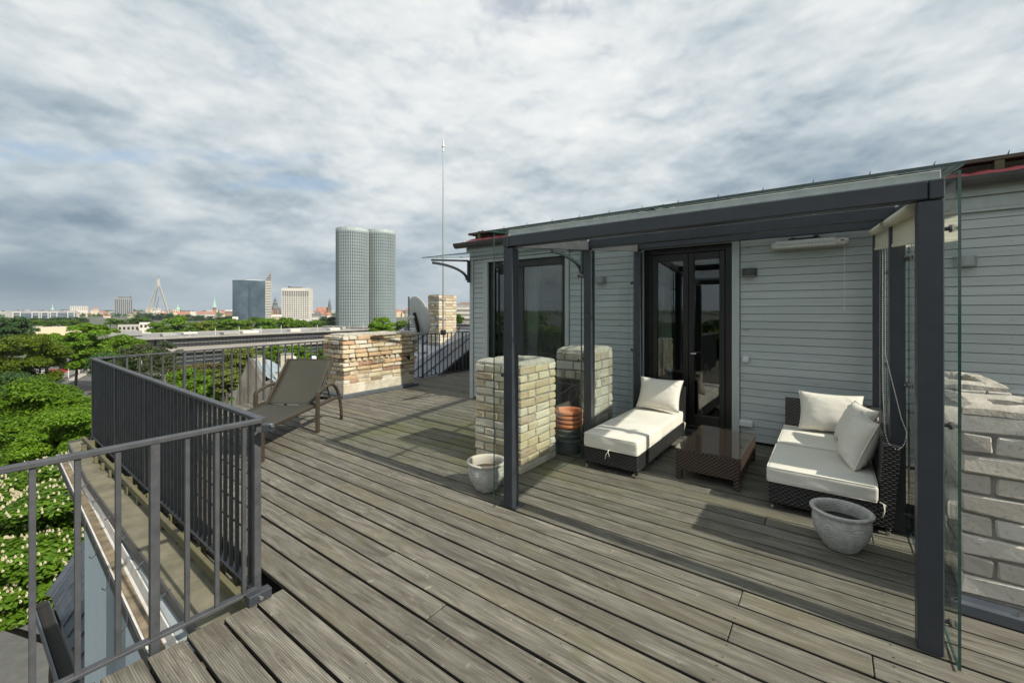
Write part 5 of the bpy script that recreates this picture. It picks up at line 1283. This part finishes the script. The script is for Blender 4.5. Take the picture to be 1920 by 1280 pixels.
# twin glass towers
def ztower(x, d, wpx, ytop, label):
    r = wpx / 2 * d / 800 * .93; H = zat(ytop, d) - GZ
    t = local_thing('glass_tower', label, 'tower', x, d, group='twin round glass towers')
    m = MB(); m.lathe([(r, 0), (r, H - 3)], 64); m.lathe([(r, H - 3), (.1, H - 3)], 64); m.build('cladding', MAT['ztower'], t, True)
    nf, nc = 30, 46; fh = (H - 8) / nf; w = MB(); fins = MB(); slab = MB()
    for j in range(nf):
        z0 = 3 + j * fh
        for k in range(nc):
            a0 = 2 * math.pi * (k + .24) / nc; a1 = 2 * math.pi * (k + .76) / nc; q = r + .12
            w.add([(q * math.cos(a0), q * math.sin(a0), z0 + .55), (q * math.cos(a1), q * math.sin(a1), z0 + .55), (q * math.cos(a1), q * math.sin(a1), z0 + fh * .9), (q * math.cos(a0), q * math.sin(a0), z0 + fh * .9)], [(0, 1, 2, 3)])
        slab.lathe([(r + .1, z0 - .1), (r + .25, z0 - .1), (r + .25, z0 + .25), (r + .1, z0 + .25)], nc)
    for k in range(nc):
        a = 2 * math.pi * k / nc; c_, s_ = math.cos(a), math.sin(a)
        fins.add([((r + o) * c_ - h * s_, (r + o) * s_ + h * c_, z) for z in (0, H) for o, h in ((0, -.22), (.65, -.22), (.65, .22), (0, .22))], [(0, 1, 5, 4), (1, 2, 6, 5), (2, 3, 7, 6), (4, 5, 6, 7)])
    joined(w, 'window', MAT['zglass'], t); joined(fins, 'fin', MAT['ztower'], t); joined(slab, 'floor_band', MAT['ztower'], t)
    m = MB(); m.lathe([(r + .45, H - 4), (r + .45, H)], 64); m.build('glass_crown', MAT['crownglass'], t)
    m = MB()
    for k in range(3): a = k * 2.1 + .4; m.box(r * .6 * math.cos(a) - 1, r * .6 * math.cos(a) + 1, r * .6 * math.sin(a) - 1, r * .6 * math.sin(a) + 1, H - 3, H + 1.2)
    joined(m, 'rooftop_plant', MAT['slate'], t)
    return t
ztower(661, 520, 61, 430.5, 'left round glass tower of the twin towers, slightly taller in view')
ztower(714, 545, 57, 434, 'right round glass tower of the twin towers')
# blue slab tower with the sail fin
d = 1000; t = local_thing('office_tower', 'blue glass slab tower with a pointed sail fin at its right edge', 'tower', 467, d)
H = zat(526, d) - GZ; k = d / 800; w = 52 * k
m = MB(); pts = []
for i in range(17):
    u = -1 + 2 * i / 16; pts.append((u * w / 2, -9 + 9 * u * u - 6, 0))
pts += [(w / 2, 22, 0), (-w / 2, 22, 0)]
m.prism(pts, (0, 0, H)); m.build('curtain_wall', MAT['bglass'], t)
m = MB(); nb = 26
for j in range(nb):
    z = H * (j + .5) / nb
    for i in range(16): m.bar((pts[i][0], pts[i][1] - .3, z), (pts[i + 1][0], pts[i + 1][1] - .3, z), .5, .9)
joined(m, 'floor_band', MAT['bband'], t)
m = MB(); m.box(-1, 3, -16.2, -14, 0, H - 8); m.build('dark_joint', MAT['bband'], t)  # dark blue strip standing proud of the curved front
m = MB(); m.box(w / 2 + .2, w / 2 + 13, -4, 20, 0, H); m.build('side_wing', MAT['wind'], t)
m = MB()
for j in range(24): z = H * (j + .3) / 24; m.box(w / 2 + .1, w / 2 + 13.3, -4.4, -3.6, z, z + H / 24 * .55)
joined(m, 'balcony', MAT['whitep'], t)
m = MB(); m.prism([(w / 2 - 2, -4.2, H), (w / 2 + 13, -4.2, H), (w / 2 + 13, -4.2, zat(507, d) - GZ)], (0, 1.5, 0)); fin = m.build('sail_fin', MAT['greyp'], t)
m = MB()
for j in range(5):
    z = H + 3 + j * 4; x0 = w / 2 + 1 + j * 2.7
    m.box(x0, w / 2 + 12, -4.5, -4.21, z, z + 1.8)
joined(m, 'opening', MAT['wind'], fin)
m = MB(); m.box(-w * .1, w * .42, -2, 14, H + .01, H + 2.2); m.build('roof_plant', MAT['whitep'], t)
# white hotel
d = 900; k = d / 800; t = local_thing('hotel_tower', 'pale square hotel tower with a grid of small dark windows', 'tower', 554, d, face(554) + R(-16))
H = zat(540, d) - GZ; w = 46 * k * 1.05; dp = 30
m = MB(); m.box(-w / 2, w / 2, 0, dp, 0, H); m.build('wall', MAT['whitep'], t)
m = MB(); sh = MB()
for j in range(15):
    for i in range(12):
        x = -w / 2 + w * (i + .75) / 12.4; z = 6 + (H - 11) * j / 15; q = 1.5 if j > 11 else 1.05; m.box(x - q, x + q, -.25, -.02, z, z + (2.6 if j > 11 else 1.9))
joined(m, 'window', MAT['wind'], t)
m = MB(); m.box(-w * .25, w * .28, 4, 14, H, H + 3.2); m.build('roof_plant', MAT['greyp'], t)
m = MB()
for i in range(6): x = -w * .2 + i * w * .075; m.box(x, x + 1.6, 1, 3, H, H + 2.6)
m.box(-w * .28, -w * .22, 2, 6, H, H + 4); joined(m, 'rooftop_letter', MAT['slate'], t)
# bridge pylon
d = 1100; k = d / 800; t = local_thing('bridge', 'concrete cable stayed bridge with a tall A shaped pylon', 'bridge', 297, d)
zt = zat(523, d) - GZ
m = MB()
for s in (-1, 1):
    bx = 17.5 * k * s; m2 = MB()
    m2.tube([(bx, 0, 0), (bx * .24, 0, zt * .70), (1.9 * s, 0, zt * .86)], [2.5, 2.1, 1.7], 4, up=(0, 1, 0)); m2.build('pylon_leg', MAT['concrete'], t)
m = MB(); m.box(-3.3, 3.3, -1.8, 1.8, zt * .80, zt, .6); m.build('pylon_head', MAT['concrete'], t)
m = MB(); m.tube([(0, 0, zt), (0, 0, zt + 9)], .3, 5); m.build('mast', MAT['slate'], t)
for (xe, ye) in ((-27, -90), (-12, 150)):
    m = MB(); m.tube([(-1, 0, zt * .86), (xe, ye, 14)], .55, 6); m.tube([(1, 0, zt * .6), (xe * .5, ye * .6, 14)], .55, 6); m.build('cable', MAT['greyp'], t)
m = MB(); m.box(-10, 10, -160, 320, 11.5, 14); m.build('bridge_deck', MAT['conc2'], t)
m = MB()
for i in range(18): m.box(-9.5 if i % 2 else 9.2, -9.2 if i % 2 else 9.5, -150 + i * 18, -149.6 + i * 18, 14, 22)
joined(m, 'lamp_post', MAT['whitep'], t)
# grey hotel block far left
d = 1800; k = d / 800; t = local_thing('hotel_block', 'dark grey hotel block with vertical ribs, left of the bridge pylon', 'tower', 231, d)
H = zat(558.5, d) - GZ; w = 25 * k
m = MB(); m.box(-w / 2, w / 2, 0, 25, 0, H); m.build('wall', MAT['greyp'], t)
m = MB()
for i in range(9): x = -w / 2 + w * (i + .5) / 9 + 1; m.box(x - 1.4, x + 1.4, -.6, -.05, 4, H - 5)
joined(m, 'window_strip', MAT['bband'], t)
m = MB(); m.box(-w * .3, w * .45, 3, 20, H, H + 5); m.box(w * .38, w * .46, -1, 2, H + .1, H + 9); m.build('roof_plant', MAT['slate'], t)
# churches
def spire(label, x, d, ytop, ybody, wpx, body, cap, stages):
    t = local_thing('church', label, 'church', x, d); k = d / 800; w = wpx * k / 2; zb = zat(ybody, d) - GZ; H = zat(ytop, d) - GZ
    m = MB(); m.box(-w, w, -w, w, 0, zb); m.build('tower', body, t)
    m = MB()
    for s in (-.45, .15): m.box(w * s, w * (s + .3), -w - .4, -w - .02, zb - w * 1.5, zb - w * .5)
    m.build('window', MAT['wind'], t)
    m = MB(); pr = [(w * 1.38 * r, zb + (H - zb) * f) for r, f in stages]; m.lathe(pr, 8, M=Matrix.Rotation(math.pi / 8, 4, 'Z')); m.build('spire', cap, t)
    return t
baro = [(1, 0), (.98, .08), (.62, .3), (.55, .32), (.5, .42), (.66, .44), (.34, .56), (.3, .68), (.4, .7), (.14, .84), (.08, .86), (.02, 1)]
t = spire('brown brick dome cathedral tower with a dark baroque spire', 516, 1500, 555.5, 580, 11, MAT['churchbrick'], MAT['slate'], baro)
m = MB(); m.box(8, 40, 0, 22, 0, 22); m.prism([(8, 0, 22), (8, 22, 22), (8, 11, 34)], (32, 0, 0)); m.build('nave', MAT['slate'], t)
t = spire('dark green tiered church spire left of the twin towers', 618, 1600, 556, 579, 6.5, MAT['churchbrick'], MAT['slate'], [(1, 0), (.95, .1), (.6, .22), (.7, .25), (.55, .42), (.6, .44), (.34, .58), (.4, .60), (.2, .76), (.06, .8), (.02, 1)])
m = MB(); m.box(-45, -6, 0, 20, 0, 22); m.prism([(-45, 0, 22), (-45, 20, 22), (-45, 10, 36)], (39, 0, 0)); m.build('nave', MAT['redtile'], t)
t = spire('slender pale green church spire right of the red roofed castle', 402, 1400, 556, 576, 6, MAT['churchbrick'], MAT['copper'], [(1, 0), (.75, .12), (.5, .4), (.02, 1)])
spire('tiny green church spire on the far left skyline', 98.5, 2300, 569, 581, 4.5, MAT['churchbrick'], MAT['copper'], [(1, 0), (.4, .3), (.02, 1)])
spire('thin dark castle turret above the orange roofs', 333.5, 1350, 569, 580, 5, MAT['cream'], MAT['copper'], [(1, 0), (.9, .2), (.35, .35), (.3, .6), (.02, 1)])
# castle and other recognisable blocks: x0, x1, ytop, distance, wall, roof, label, floors, bays
def block(x0, x1, yt, d, wall, roof, label, floors=3, bays=8, pitch=6.0, name='city_building', yaw=0.0, depth=25, group=None, cat='building'):
    xc = (x0 + x1) / 2; t = local_thing(name, label, cat, xc, d, face(xc) + yaw, group); k = d / 800
    w = (x1 - x0) * k * math.cos(math.atan((xc - 960) / 800)) * 1.0 + 0; w = (x1 - x0) * k * .82; H = zat(yt, d) - GZ
    hw = H - (pitch if roof else 0)
    m = MB(); m.box(-w / 2, w / 2, 0, depth, 0, hw); m.build('wall', wall, t)
    if roof:
        m = MB(); m.prism([(-w / 2 - .5, -.8, hw), (-w / 2 - .5, depth + .8, hw), (-w / 2 - .5, depth / 2, H)], (w + 1, 0, 0)); m.build('roof', roof, t)
    if floors:
        m = MB(); top = min(hw, floors * 4.2 + 2); fh = top / floors
        z0 = hw - top
        for j in range(floors):
            for i in range(bays):
                x = -w / 2 + w * (i + .5) / bays; ww = w / bays * .27; m.box(x - ww, x + ww, -.3, -.03, z0 + fh * (j + .3), z0 + fh * (j + .72))
        joined(m, 'window', MAT['wind'], t)
    return t
block(368, 403, 584, 1300, MAT['whitep'], MAT['redtile'], 'long white castle wing with a red roof and three window rows', 3, 11, 7)
block(357, 368, 584, 1310, MAT['whitep'], None, 'plain white square castle tower left of the long red roofed wing', 0, 0)
block(333, 358, 584, 1330, MAT['cream'], MAT['redtile'], 'orange castle wing with red roof left of the white tower', 2, 6, 8)
block(325, 337, 580, 1340, MAT['cream'], None, 'round shouldered orange castle tower under the thin turret', 2, 3)
block(134, 163, 573.5, 2000, MAT['whitep'], None, 'bright white block standing high on the far left skyline', 4, 8)
block(175, 184, 576, 2100, MAT['cream'], MAT['churchbrick'], 'brown gabled building right of the bright white block', 2, 3, 6)
block(274, 287, 577, 1900, MAT['cream'], None, 'cream gabled block just left of the bridge pylon', 2, 3)
block(290, 301, 577.5, 1950, MAT['whitep'], None, 'pale block seen between the pylon legs', 2, 3)
block(422, 441, 581, 1500, MAT['churchbrick'], MAT['whitep'], 'reddish block left of the blue glass tower', 2, 5, 4)
block(436, 446, 594, 700, MAT['whitep'], MAT['whitep'], 'small white gabled house left of the blue glass tower foot', 0, 0, 4)
block(598, 612, 603, 560, MAT['cream'], None, 'low cream building with a row of windows right of the white hotel', 1, 5)
block(584, 600, 588, 800, MAT['whitep'], MAT['slate'], 'grey roofed low block right of the white hotel', 2, 5, 4)
block(505, 530, 590, 1050, MAT['cream'], MAT['whitep'], 'cream riverside houses below the dome cathedral', 2, 6, 5)
block(210, 262, 622, 165, MAT['cream'], MAT['conc2'], 'low cream shed behind the tallest green tree', 1, 6, 1.5)
t = block(75, 152, 615, 230, MAT['cream'], None, 'long flat roofed pale building behind the green trees', 0, 0, 0, yaw=.2, depth=35)
t = block(54, 76, 612, 240, MAT['cream'], MAT['conc2'], 'gabled pale building left of the long flat roof', 1, 3, 5)
block(224, 282, 609, 420, MAT['concrete'], None, 'flat grey roofed building under the bridge pylon', 1, 8, 0)
block(262, 284, 605, 400, MAT['whitep'], None, 'small white cube building right of the flat grey roof', 1, 3, 0)
# white framed office rows at the far left
d = 1150; t = local_thing('office_row', 'low office row of white frames and blue glass at the far left', 'building', 85, d, face(85)); k = d / 800 * .8
m = MB(); m.box(-50 * k, 50 * k, 0, 20, 0, zat(587, d) - GZ); m.build('glazing', MAT['bglass'], t)
HH = zat(584.5, d) - GZ
for i in range(7):
    x = -50 * k + i * 100 * k / 7
    if i in (1, 5): continue
    m = MB(); ww = 100 * k / 7 - 4
    m.box(x, x + 1.6, -1.5, 0, 0, HH); m.box(x + ww, x + ww + 1.6, -1.5, 0, 0, HH); m.box(x + 1.6, x + ww, -1.5, 0, HH - 1.4, HH); m.box(x + 1.6, x + ww, -1.5, 0, HH * .55, HH * .55 + .8); m.build('frame', MAT['whitep'], t)
m = MB(); m.box(-62 * k, 54 * k, 22, 40, 0, zat(582.5, d) - GZ); m.build('rear_block', MAT['greyp'], t)
# distant small houses
WALLS = ['whitep', 'whitep', 'cream', 'greyp', 'whitep', 'cream']; ROOFS = ['redtile', 'redtile', 'slate', 'greyp', 'zinc', None]
COL = {'whitep': 'white', 'cream': 'cream', 'greyp': 'grey', 'redtile': 'red roofed', 'slate': 'dark roofed', 'zinc': 'blue roofed', None: 'flat roofed'}
hr = random.Random(99)
hn = [0]
def far_house(x, d, yt):
    w = hr.uniform(6, 17); hn[0] += 1
    wl = hr.choice(WALLS); rf_ = ROOFS[hr.randrange(5)] if hr.random() < .75 else None
    block(x - w / 2, x + w / 2, yt, d, MAT[wl], MAT[rf_] if rf_ else None, 'tiny ' + COL[wl] + ' ' + COL.get(rf_, 'grey roofed') + ' building on the skyline ' + where(x), 2 if hr.random() < .6 else 0, 4, hr.uniform(5, 9), 'distant_building', hr.uniform(-.5, .5), hr.uniform(12, 24), 'small buildings of the far city skyline')
for k in range(96):
    x = 2 + 640 * (k + hr.uniform(0, 1)) / 96; d = hr.uniform(1300, 2900); far_house(x, d, hr.uniform(580.5, 585.5) if d > 1900 else hr.uniform(583, 589))
for x, yt in ((735, 582), (748, 580), (757, 584), (766, 578), (774, 583), (790, 585)): far_house(x, 1500, yt)
# white ministry block at the cabin corner
d = 300; t = local_thing('office_block', 'white banded office block seen beside the cabin corner', 'building', 884, d, face(884)); k = d / 800; w = 54 * k; H = zat(569, d) - GZ
m = MB(); m.box(-w / 2, w / 2, 0, 14, 0, H); m.build('wall', MAT['conc2'], t)
for j in range(3):
    m = MB(); z = H - 2.2 - j * 3.1; m.box(-w / 2 - .3, w / 2 + .3, -1.2, -.01, z - 1.9, z - .6); m.build('white_band', MAT['whitep'], t)
m = MB()
for i in range(26): x = -w / 2 + i * w / 25; m.box(x - .12, x + .12, -1.25, -1.21, H - 11, H - 1.2)
for i in range(26): x = -w / 2 + i * w / 25; m.box(x - .18, x + .18, -.7, -.01, 2, H - 12.5)
joined(m, 'fin', MAT['whitep'], t)
m = MB(); m.box(-w / 2, w / 2, -.3, -.02, 2, H - 13); m.build('glazing', MAT['wind'], t)
m = MB(); m.box(-w / 2 + 2, w / 2, 2, 12, H, H + .9); m.build('roof', MAT['churchbrick'], t)

# the long dark office with flat concrete roofs
p0 = on(300, 634, -8.5); p1 = on(692, 617.5, -8.5); ax = (p1 - p0); Lo = ax.length; yaw = math.atan2(ax.y, ax.x)
t = thing('office_building', 'long low office of black glass bands under flat concrete roofs', 'building', (p0.x, p0.y, GZ), yaw, local=True)
Zr = 11.5
m = MB(); m.box(-1, Lo, 0, 42, 0, Zr - .4); m.build('glazing', MAT['officeglass'], t)
m = MB(); m.box(-6, Lo + 1, -1.5, 44, Zr - .38, Zr, .05); m.build('roof_slab', MAT['conc2'], t)
for s_ in ((-6, Lo + 1, -1.6, -1.35), (-6, Lo + 1, 43.8, 44.05)):
    m = MB(); m.box(*s_, Zr, Zr + .25); m.build('parapet', MAT['concrete'], t)
m = MB(); m.box(-7.5, -1.05, 2, 40, 0, Zr - 1.0); m.box(Lo + .05, Lo + 3, -1, 44, 0, Zr + 1.2); m.build('end_wall', MAT['concrete'], t)
for j in range(6):
    m = MB(); z = Zr - 2.2 - j * 1.55; m.box(-1, Lo, -.55, -.05, z, z + .13); m.build('floor_band', MAT['greyp'], t)
m = MB()
for i in range(70): x = i * Lo / 70; m.box(x - .07, x + .07, -.3, -.02, 0, Zr - 1)
joined(m, 'mullion', MAT['gutter'], t)
q0 = on(318, 660, -12); q1 = on(640, 640, -12)
def loc_(p): c_, s_ = math.cos(-yaw), math.sin(-yaw); dx, dy = p.x - p0.x, p.y - p0.y; return dx * c_ - dy * s_, dx * s_ + dy * c_
u0, v0 = loc_(q0); u1, v1 = loc_(q1); vv = min(v0, v1, -6)
m = MB(); m.box(u0, u1 + 14, vv, -1.7, 7.6, 8.0, .05); m.build('terrace_slab', MAT['terr'], t)
m = MB(); m.box(u0 + 2, u1 + 13, vv + 1.5, -1.8, 0, 7.58); m.build('lower_glazing', MAT['officeglass'], t)
for j in range(5):
    m = MB(); z = 6.1 - j * 1.4; m.box(u0 + 1.5, u1 + 13.2, vv + 1.2, vv + 1.45, z, z + .12); m.build('lower_band', MAT['greyp'], t)
hr = random.Random(3)
for i in range(9):
    x = 6 + i * Lo / 9.3; y = hr.uniform(6, 30); w = hr.uniform(1, 3.4); m = MB(); m.rbox(w, w * .7, hr.uniform(.4, .9), .2, 7, 0, Matrix.Translation((x, y, Zr + .6))); m.build('rooflight' if i % 3 else 'vent_box', MAT['whitep'] if i % 2 else MAT['greyp'], t)
for i in range(10):
    x = 9 + i * Lo / 10.5; m = MB(); m.tube([(x, -.5, Zr), (x, -.5, Zr + hr.uniform(1.2, 3.8))], .12, 6); m.build('roof_post', MAT['whitep'], t)
m = MB()
for i in range(46): x = u0 + 30 + i * 1.4; m.box(x - .04, x + .04, vv + .3, vv + .38, 8, 9)
m.box(u0 + 30, u0 + 94, vv + .3, vv + .38, 9, 9.08); joined(m, 'terrace_railing', MAT['whitep'], t)

# old house with the grey firewall gable
d = 40.0
t = thing('old_house', 'old house with a grey plaster firewall gable and a blue grey metal roof', 'house', at(478, 700, d) * 1.0)
A = lambda x, y, dd=d: at(x, y, dd)
gw = [A(438, 830), A(441, 765), A(446, 724), A(466, 671), A(475, 684), A(484, 702), A(491, 716), A(516, 722), A(517, 830)]
off = Vector((-SA, CA, 0)) * .6
m = MB(); m.prism(gw, off); m.build('firewall', MAT['plaster'], t)
bk = Vector((-SA, CA, 0)) * 11 + Vector((CA, SA, 0)) * 3
e = Vector((-SA, CA, 0)) * .62
m = MB(); ra, rb_, rc, rdn = A(467, 673) + e, A(476, 685) + e, A(486, 704) + e, A(515, 720.5) + e
rg = A(503, 673.5, 47)
m.add([ra, rg, A(528, 686, 47), A(517, 715, d + 1) + e, rdn, rc, rb_], [(6, 5, 4, 3, 2, 1, 0)]); m.build('roof', MAT['zinc'], t)
m = MB()
for f in (.25, .5, .75):
    a = ra.lerp(rg, f); b = rc.lerp(A(517, 715, d + 1) + e, f); m.bar(a + Vector((0, 0, .04)), b + Vector((0, 0, .04)), .05, .06)
m.build('roof_seam', MAT['zinc'], t)
m = MB(); lowr = [rdn, A(517, 715, d + 1) + e, A(540, 716, 47), A(560, 760, 47), A(520, 830, d)]; m.prism([lowr[0], lowr[1], lowr[2], A(540, 830, 47), A(517, 830, d + .7)], (-.05, .05, -.05)); m.build('side_wall', MAT['plaster'], t)
def stack(x0, x1, yt, yb, dd, mat, label):
    a = A(x0, yb, dd); b = A(x1, yb, dd); w = (b - a).length; zt = zat(yt, dd)
    o = thing('chimney_stack', label, 'chimney', a, YAW, 'rendered chimney stacks on the old houses', local=True)
    m = MB(); m.box(0, w, 0, w * .9, -4, zt - a.z, .02); m.build('shaft', mat, o)
    m = MB(); m.box(-.05, w + .05, -.05, w * .9 + .05, zt - a.z + .002, zt - a.z + .12, .02); m.build('cap', MAT['conc2'], o)
stack(478, 489, 669, 704, 42, MAT['render'], 'narrow pale chimney stack on the grey gable')
stack(491, 495, 671, 700, 43, MAT['brickm'], 'thin brick flue beside the narrow pale chimney stack')
stack(526, 543, 665, 712, 46, MAT['render'], 'wide pale chimney stack behind the back of the sun lounger')
stack(517, 526, 699, 730, 41, MAT['render'], 'low pale chimney stack at the left edge of the lounger back')
def small_dish(x, y, dd, label):
    c_ = A(x, y, dd); o = thing('satellite_dish', label, 'satellite dish', c_, YAW + .3, local=True)
    m = MB(); M = Matrix.Rotation(R(80), 4, 'X'); m.lathe([(.001, .1), (.2, .07), (.36, .0), (.38, -.02), (.34, .0), (.2, .05), (.001, .08)], 20, M=M); m.build('reflector', MAT['white'], o, True)
    m = MB(); m.tube([(0, .12, 0), (0, .2, -.3), (0, .2, -2.6)], .04, 6); m.build('pole', MAT['greyp'], o)
small_dish(549, 673, 48, 'small white dish beside the wide pale chimney stack'); small_dish(588, 673, 48, 'small white dish above the right corner of the lounger back')
v_ = A(500, 703, 43.5); o = thing('roof_vent', 'small black vent pipe on the blue grey metal roof', 'vent', v_, YAW, local=True)
m = MB(); m.tube([(0, 0, -.6), (0, 0, .45)], .09, 8); m.box(-.25, .25, -.2, .2, -.5, -.35, .03); m.build('pipe', MAT['black'], o)

# street with barrier and parked cars, path and lawn under the terrace
def sheet(name, pts, z, mat): m = MB(); m.poly([(p.x, p.y, z) for p in pts]); return m.build(name, mat, kind='structure')
rz_ = -19.9
sheet('road', [on(60, 690, rz_), on(40, 668, rz_), on(210, 655, rz_), on(260, 700, rz_), on(190, 742, rz_), on(80, 800, rz_), on(90, 730, rz_)], rz_, MAT['asphalt'])
m = MB(); a = on(118, 722, -19.89); b = on(172, 699, -19.89); m.bar((a.x, a.y, -19.892), (b.x, b.y, -19.892), .3, .004); o = m.build('road_marking', MAT['whitep'], kind='structure')
m = MB(); a = on(112, 728, -19.8); b = on(168, 700, -19.8); n_ = (b - a).cross(Vector((0, 0, 1))).normalized() * 2.2; m.prism([a, b, b - n_, a - n_], (0, 0, .14)); m.build('pavement', MAT['pave'], kind='structure')
ba, bb_ = on(92, 722, -19.9), on(166, 693, -19.9)
t = thing('road_barrier', 'pale slab barrier between white posts beside the road', 'barrier', ba, math.atan2((bb_ - ba).y, (bb_ - ba).x), local=True); L = (bb_ - ba).length
for i in range(7):
    m = MB(); m.box(L * i / 7 + .1, L * (i + 1) / 7 - .1, -.08, .08, .5, 2.0, .02); m.build('panel', MAT['concrete'], t)
for i in range(4):
    m = MB(); x = L * (i + .5) / 3.6; m.box(x - .22, x + .22, -.3, -.09, 0, 3.6 if i < 3 else 4.4, .03); m.build('post', MAT['whitep'], t)
def car(x, y, rot, paint, label):
    c_ = on(x, y, -19.9); o = thing('parked_car', label, 'car', (c_.x, c_.y, -19.9), rot, 'cars parked by the road', local=True)
    pr = [(-2.1, .35), (-2.15, .75), (-2.0, .95), (-1.3, 1.0), (-.7, 1.42), (.7, 1.45), (1.3, 1.02), (2.0, .9), (2.15, .6), (2.1, .33)]
    m = MB(); m.prism([(px, -.85, pz) for px, pz in pr], (0, 1.7, 0)); m.build('body', paint, o)
    m = MB(); m.prism([(-1.15, -.86, 1.0), (-.66, -.86, 1.36), (.66, -.86, 1.38), (1.12, -.86, 1.02)], (0, 1.72, 0)); m.build('window', MAT['wind'], o)
    for wx in (-1.3, 1.3):
        for wy in (-.8, .8): m = MB(); m.tube([(wx, wy - .1, .32), (wx, wy + .1, .32)], .32, 12); m.build('wheel', MAT['tyre'], o)
car(97, 700, .5, MAT['carred'], 'dark red car parked beyond the barrier, leftmost of the red pair'); car(117, 699, .5, MAT['carred'], 'dark red car parked beyond the barrier, next to the dark van')
car(80, 703, 1.2, MAT['carwhite'], 'white car parked at the left end beyond the barrier')
c_ = on(128, 698, -19.9); o = thing('parked_van', 'black van parked beyond the barrier', 'van', (c_.x, c_.y, -19.9), .5, local=True)
m = MB(); m.rbox(2.6, 1.0, 1.1, .25, 8, 0, Matrix.Translation((0, 0, 1.5))); m.build('body', MAT['black'], o)
m = MB(); m.box(1.2, 2.3, -1.01, 1.01, 1.6, 2.2); m.build('window', MAT['wind'], o)
for wx in (-1.7, 1.7):
    for wy in (-.9, .9): m = MB(); m.tube([(wx, wy - .12, .36), (wx, wy + .12, .36)], .36, 12); m.build('wheel', MAT['tyre'], o)
sheet('lawn', [on(-160, 1080, -19.95), on(60, 1090, -19.95), on(200, 1120, -19.95), on(200, 1400, -19.95), on(-160, 1400, -19.95)], -19.95, MAT['grass'])
sheet('path', [on(-160, 1190, -19.93), on(30, 1152, -19.93), on(180, 1130, -19.93), on(260, 1200, -19.93), on(260, 1600, -19.93), on(-160, 1600, -19.93)], -19.93, MAT['pave'])
# wooded horizon
g = np.random.default_rng(12)
for (dd, n_, hh, lf_, nm) in ((2300, 5200, 13, 'leaf_dark', 'far_woods'), (4200, 5200, 26, 'leaf_dark', 'horizon_woods')):
    n_ *= 2; a = g.uniform(0, 2 * math.pi, n_); r = dd * g.uniform(.8, 1.2, n_)
    c = np.stack([r * np.cos(a), r * np.sin(a), GZ + hh * (.35 + .65 * g.random(n_) * (.7 + .5 * np.sin(a * 37) * np.sin(a * 91)))], 1); s_ = dd * .0045
    tt = g.normal(size=(n_, 3)) * np.array([1, 1, .5]); tt /= np.linalg.norm(tt, axis=1)[:, None]; bb = np.cross(tt, g.normal(size=(n_, 3))); bb /= np.linalg.norm(bb, axis=1)[:, None]; bb[:, 2] *= .5
    V = np.stack([c - tt * s_, c + bb * s_ * .6, c + tt * s_, c - bb * s_ * .6], 1).reshape(-1, 3)
    me = mesh_np(nm, V, np.arange(n_ * 4).reshape(-1, 4)); me.materials.append(MAT[lf_]); o = link(nm, me); tag(o, 'dark wooded belt along the far city horizon' if dd > 3000 else 'dark park trees merging into the far city', 'woods', kind='stuff')
# thin summer haze over the town
m = MB(); m.box(-9300, 9300, -9300, 9300, -21, 135); hz_ = m.build('haze', MAT['haze'], kind='stuff')
# <<PART5>>
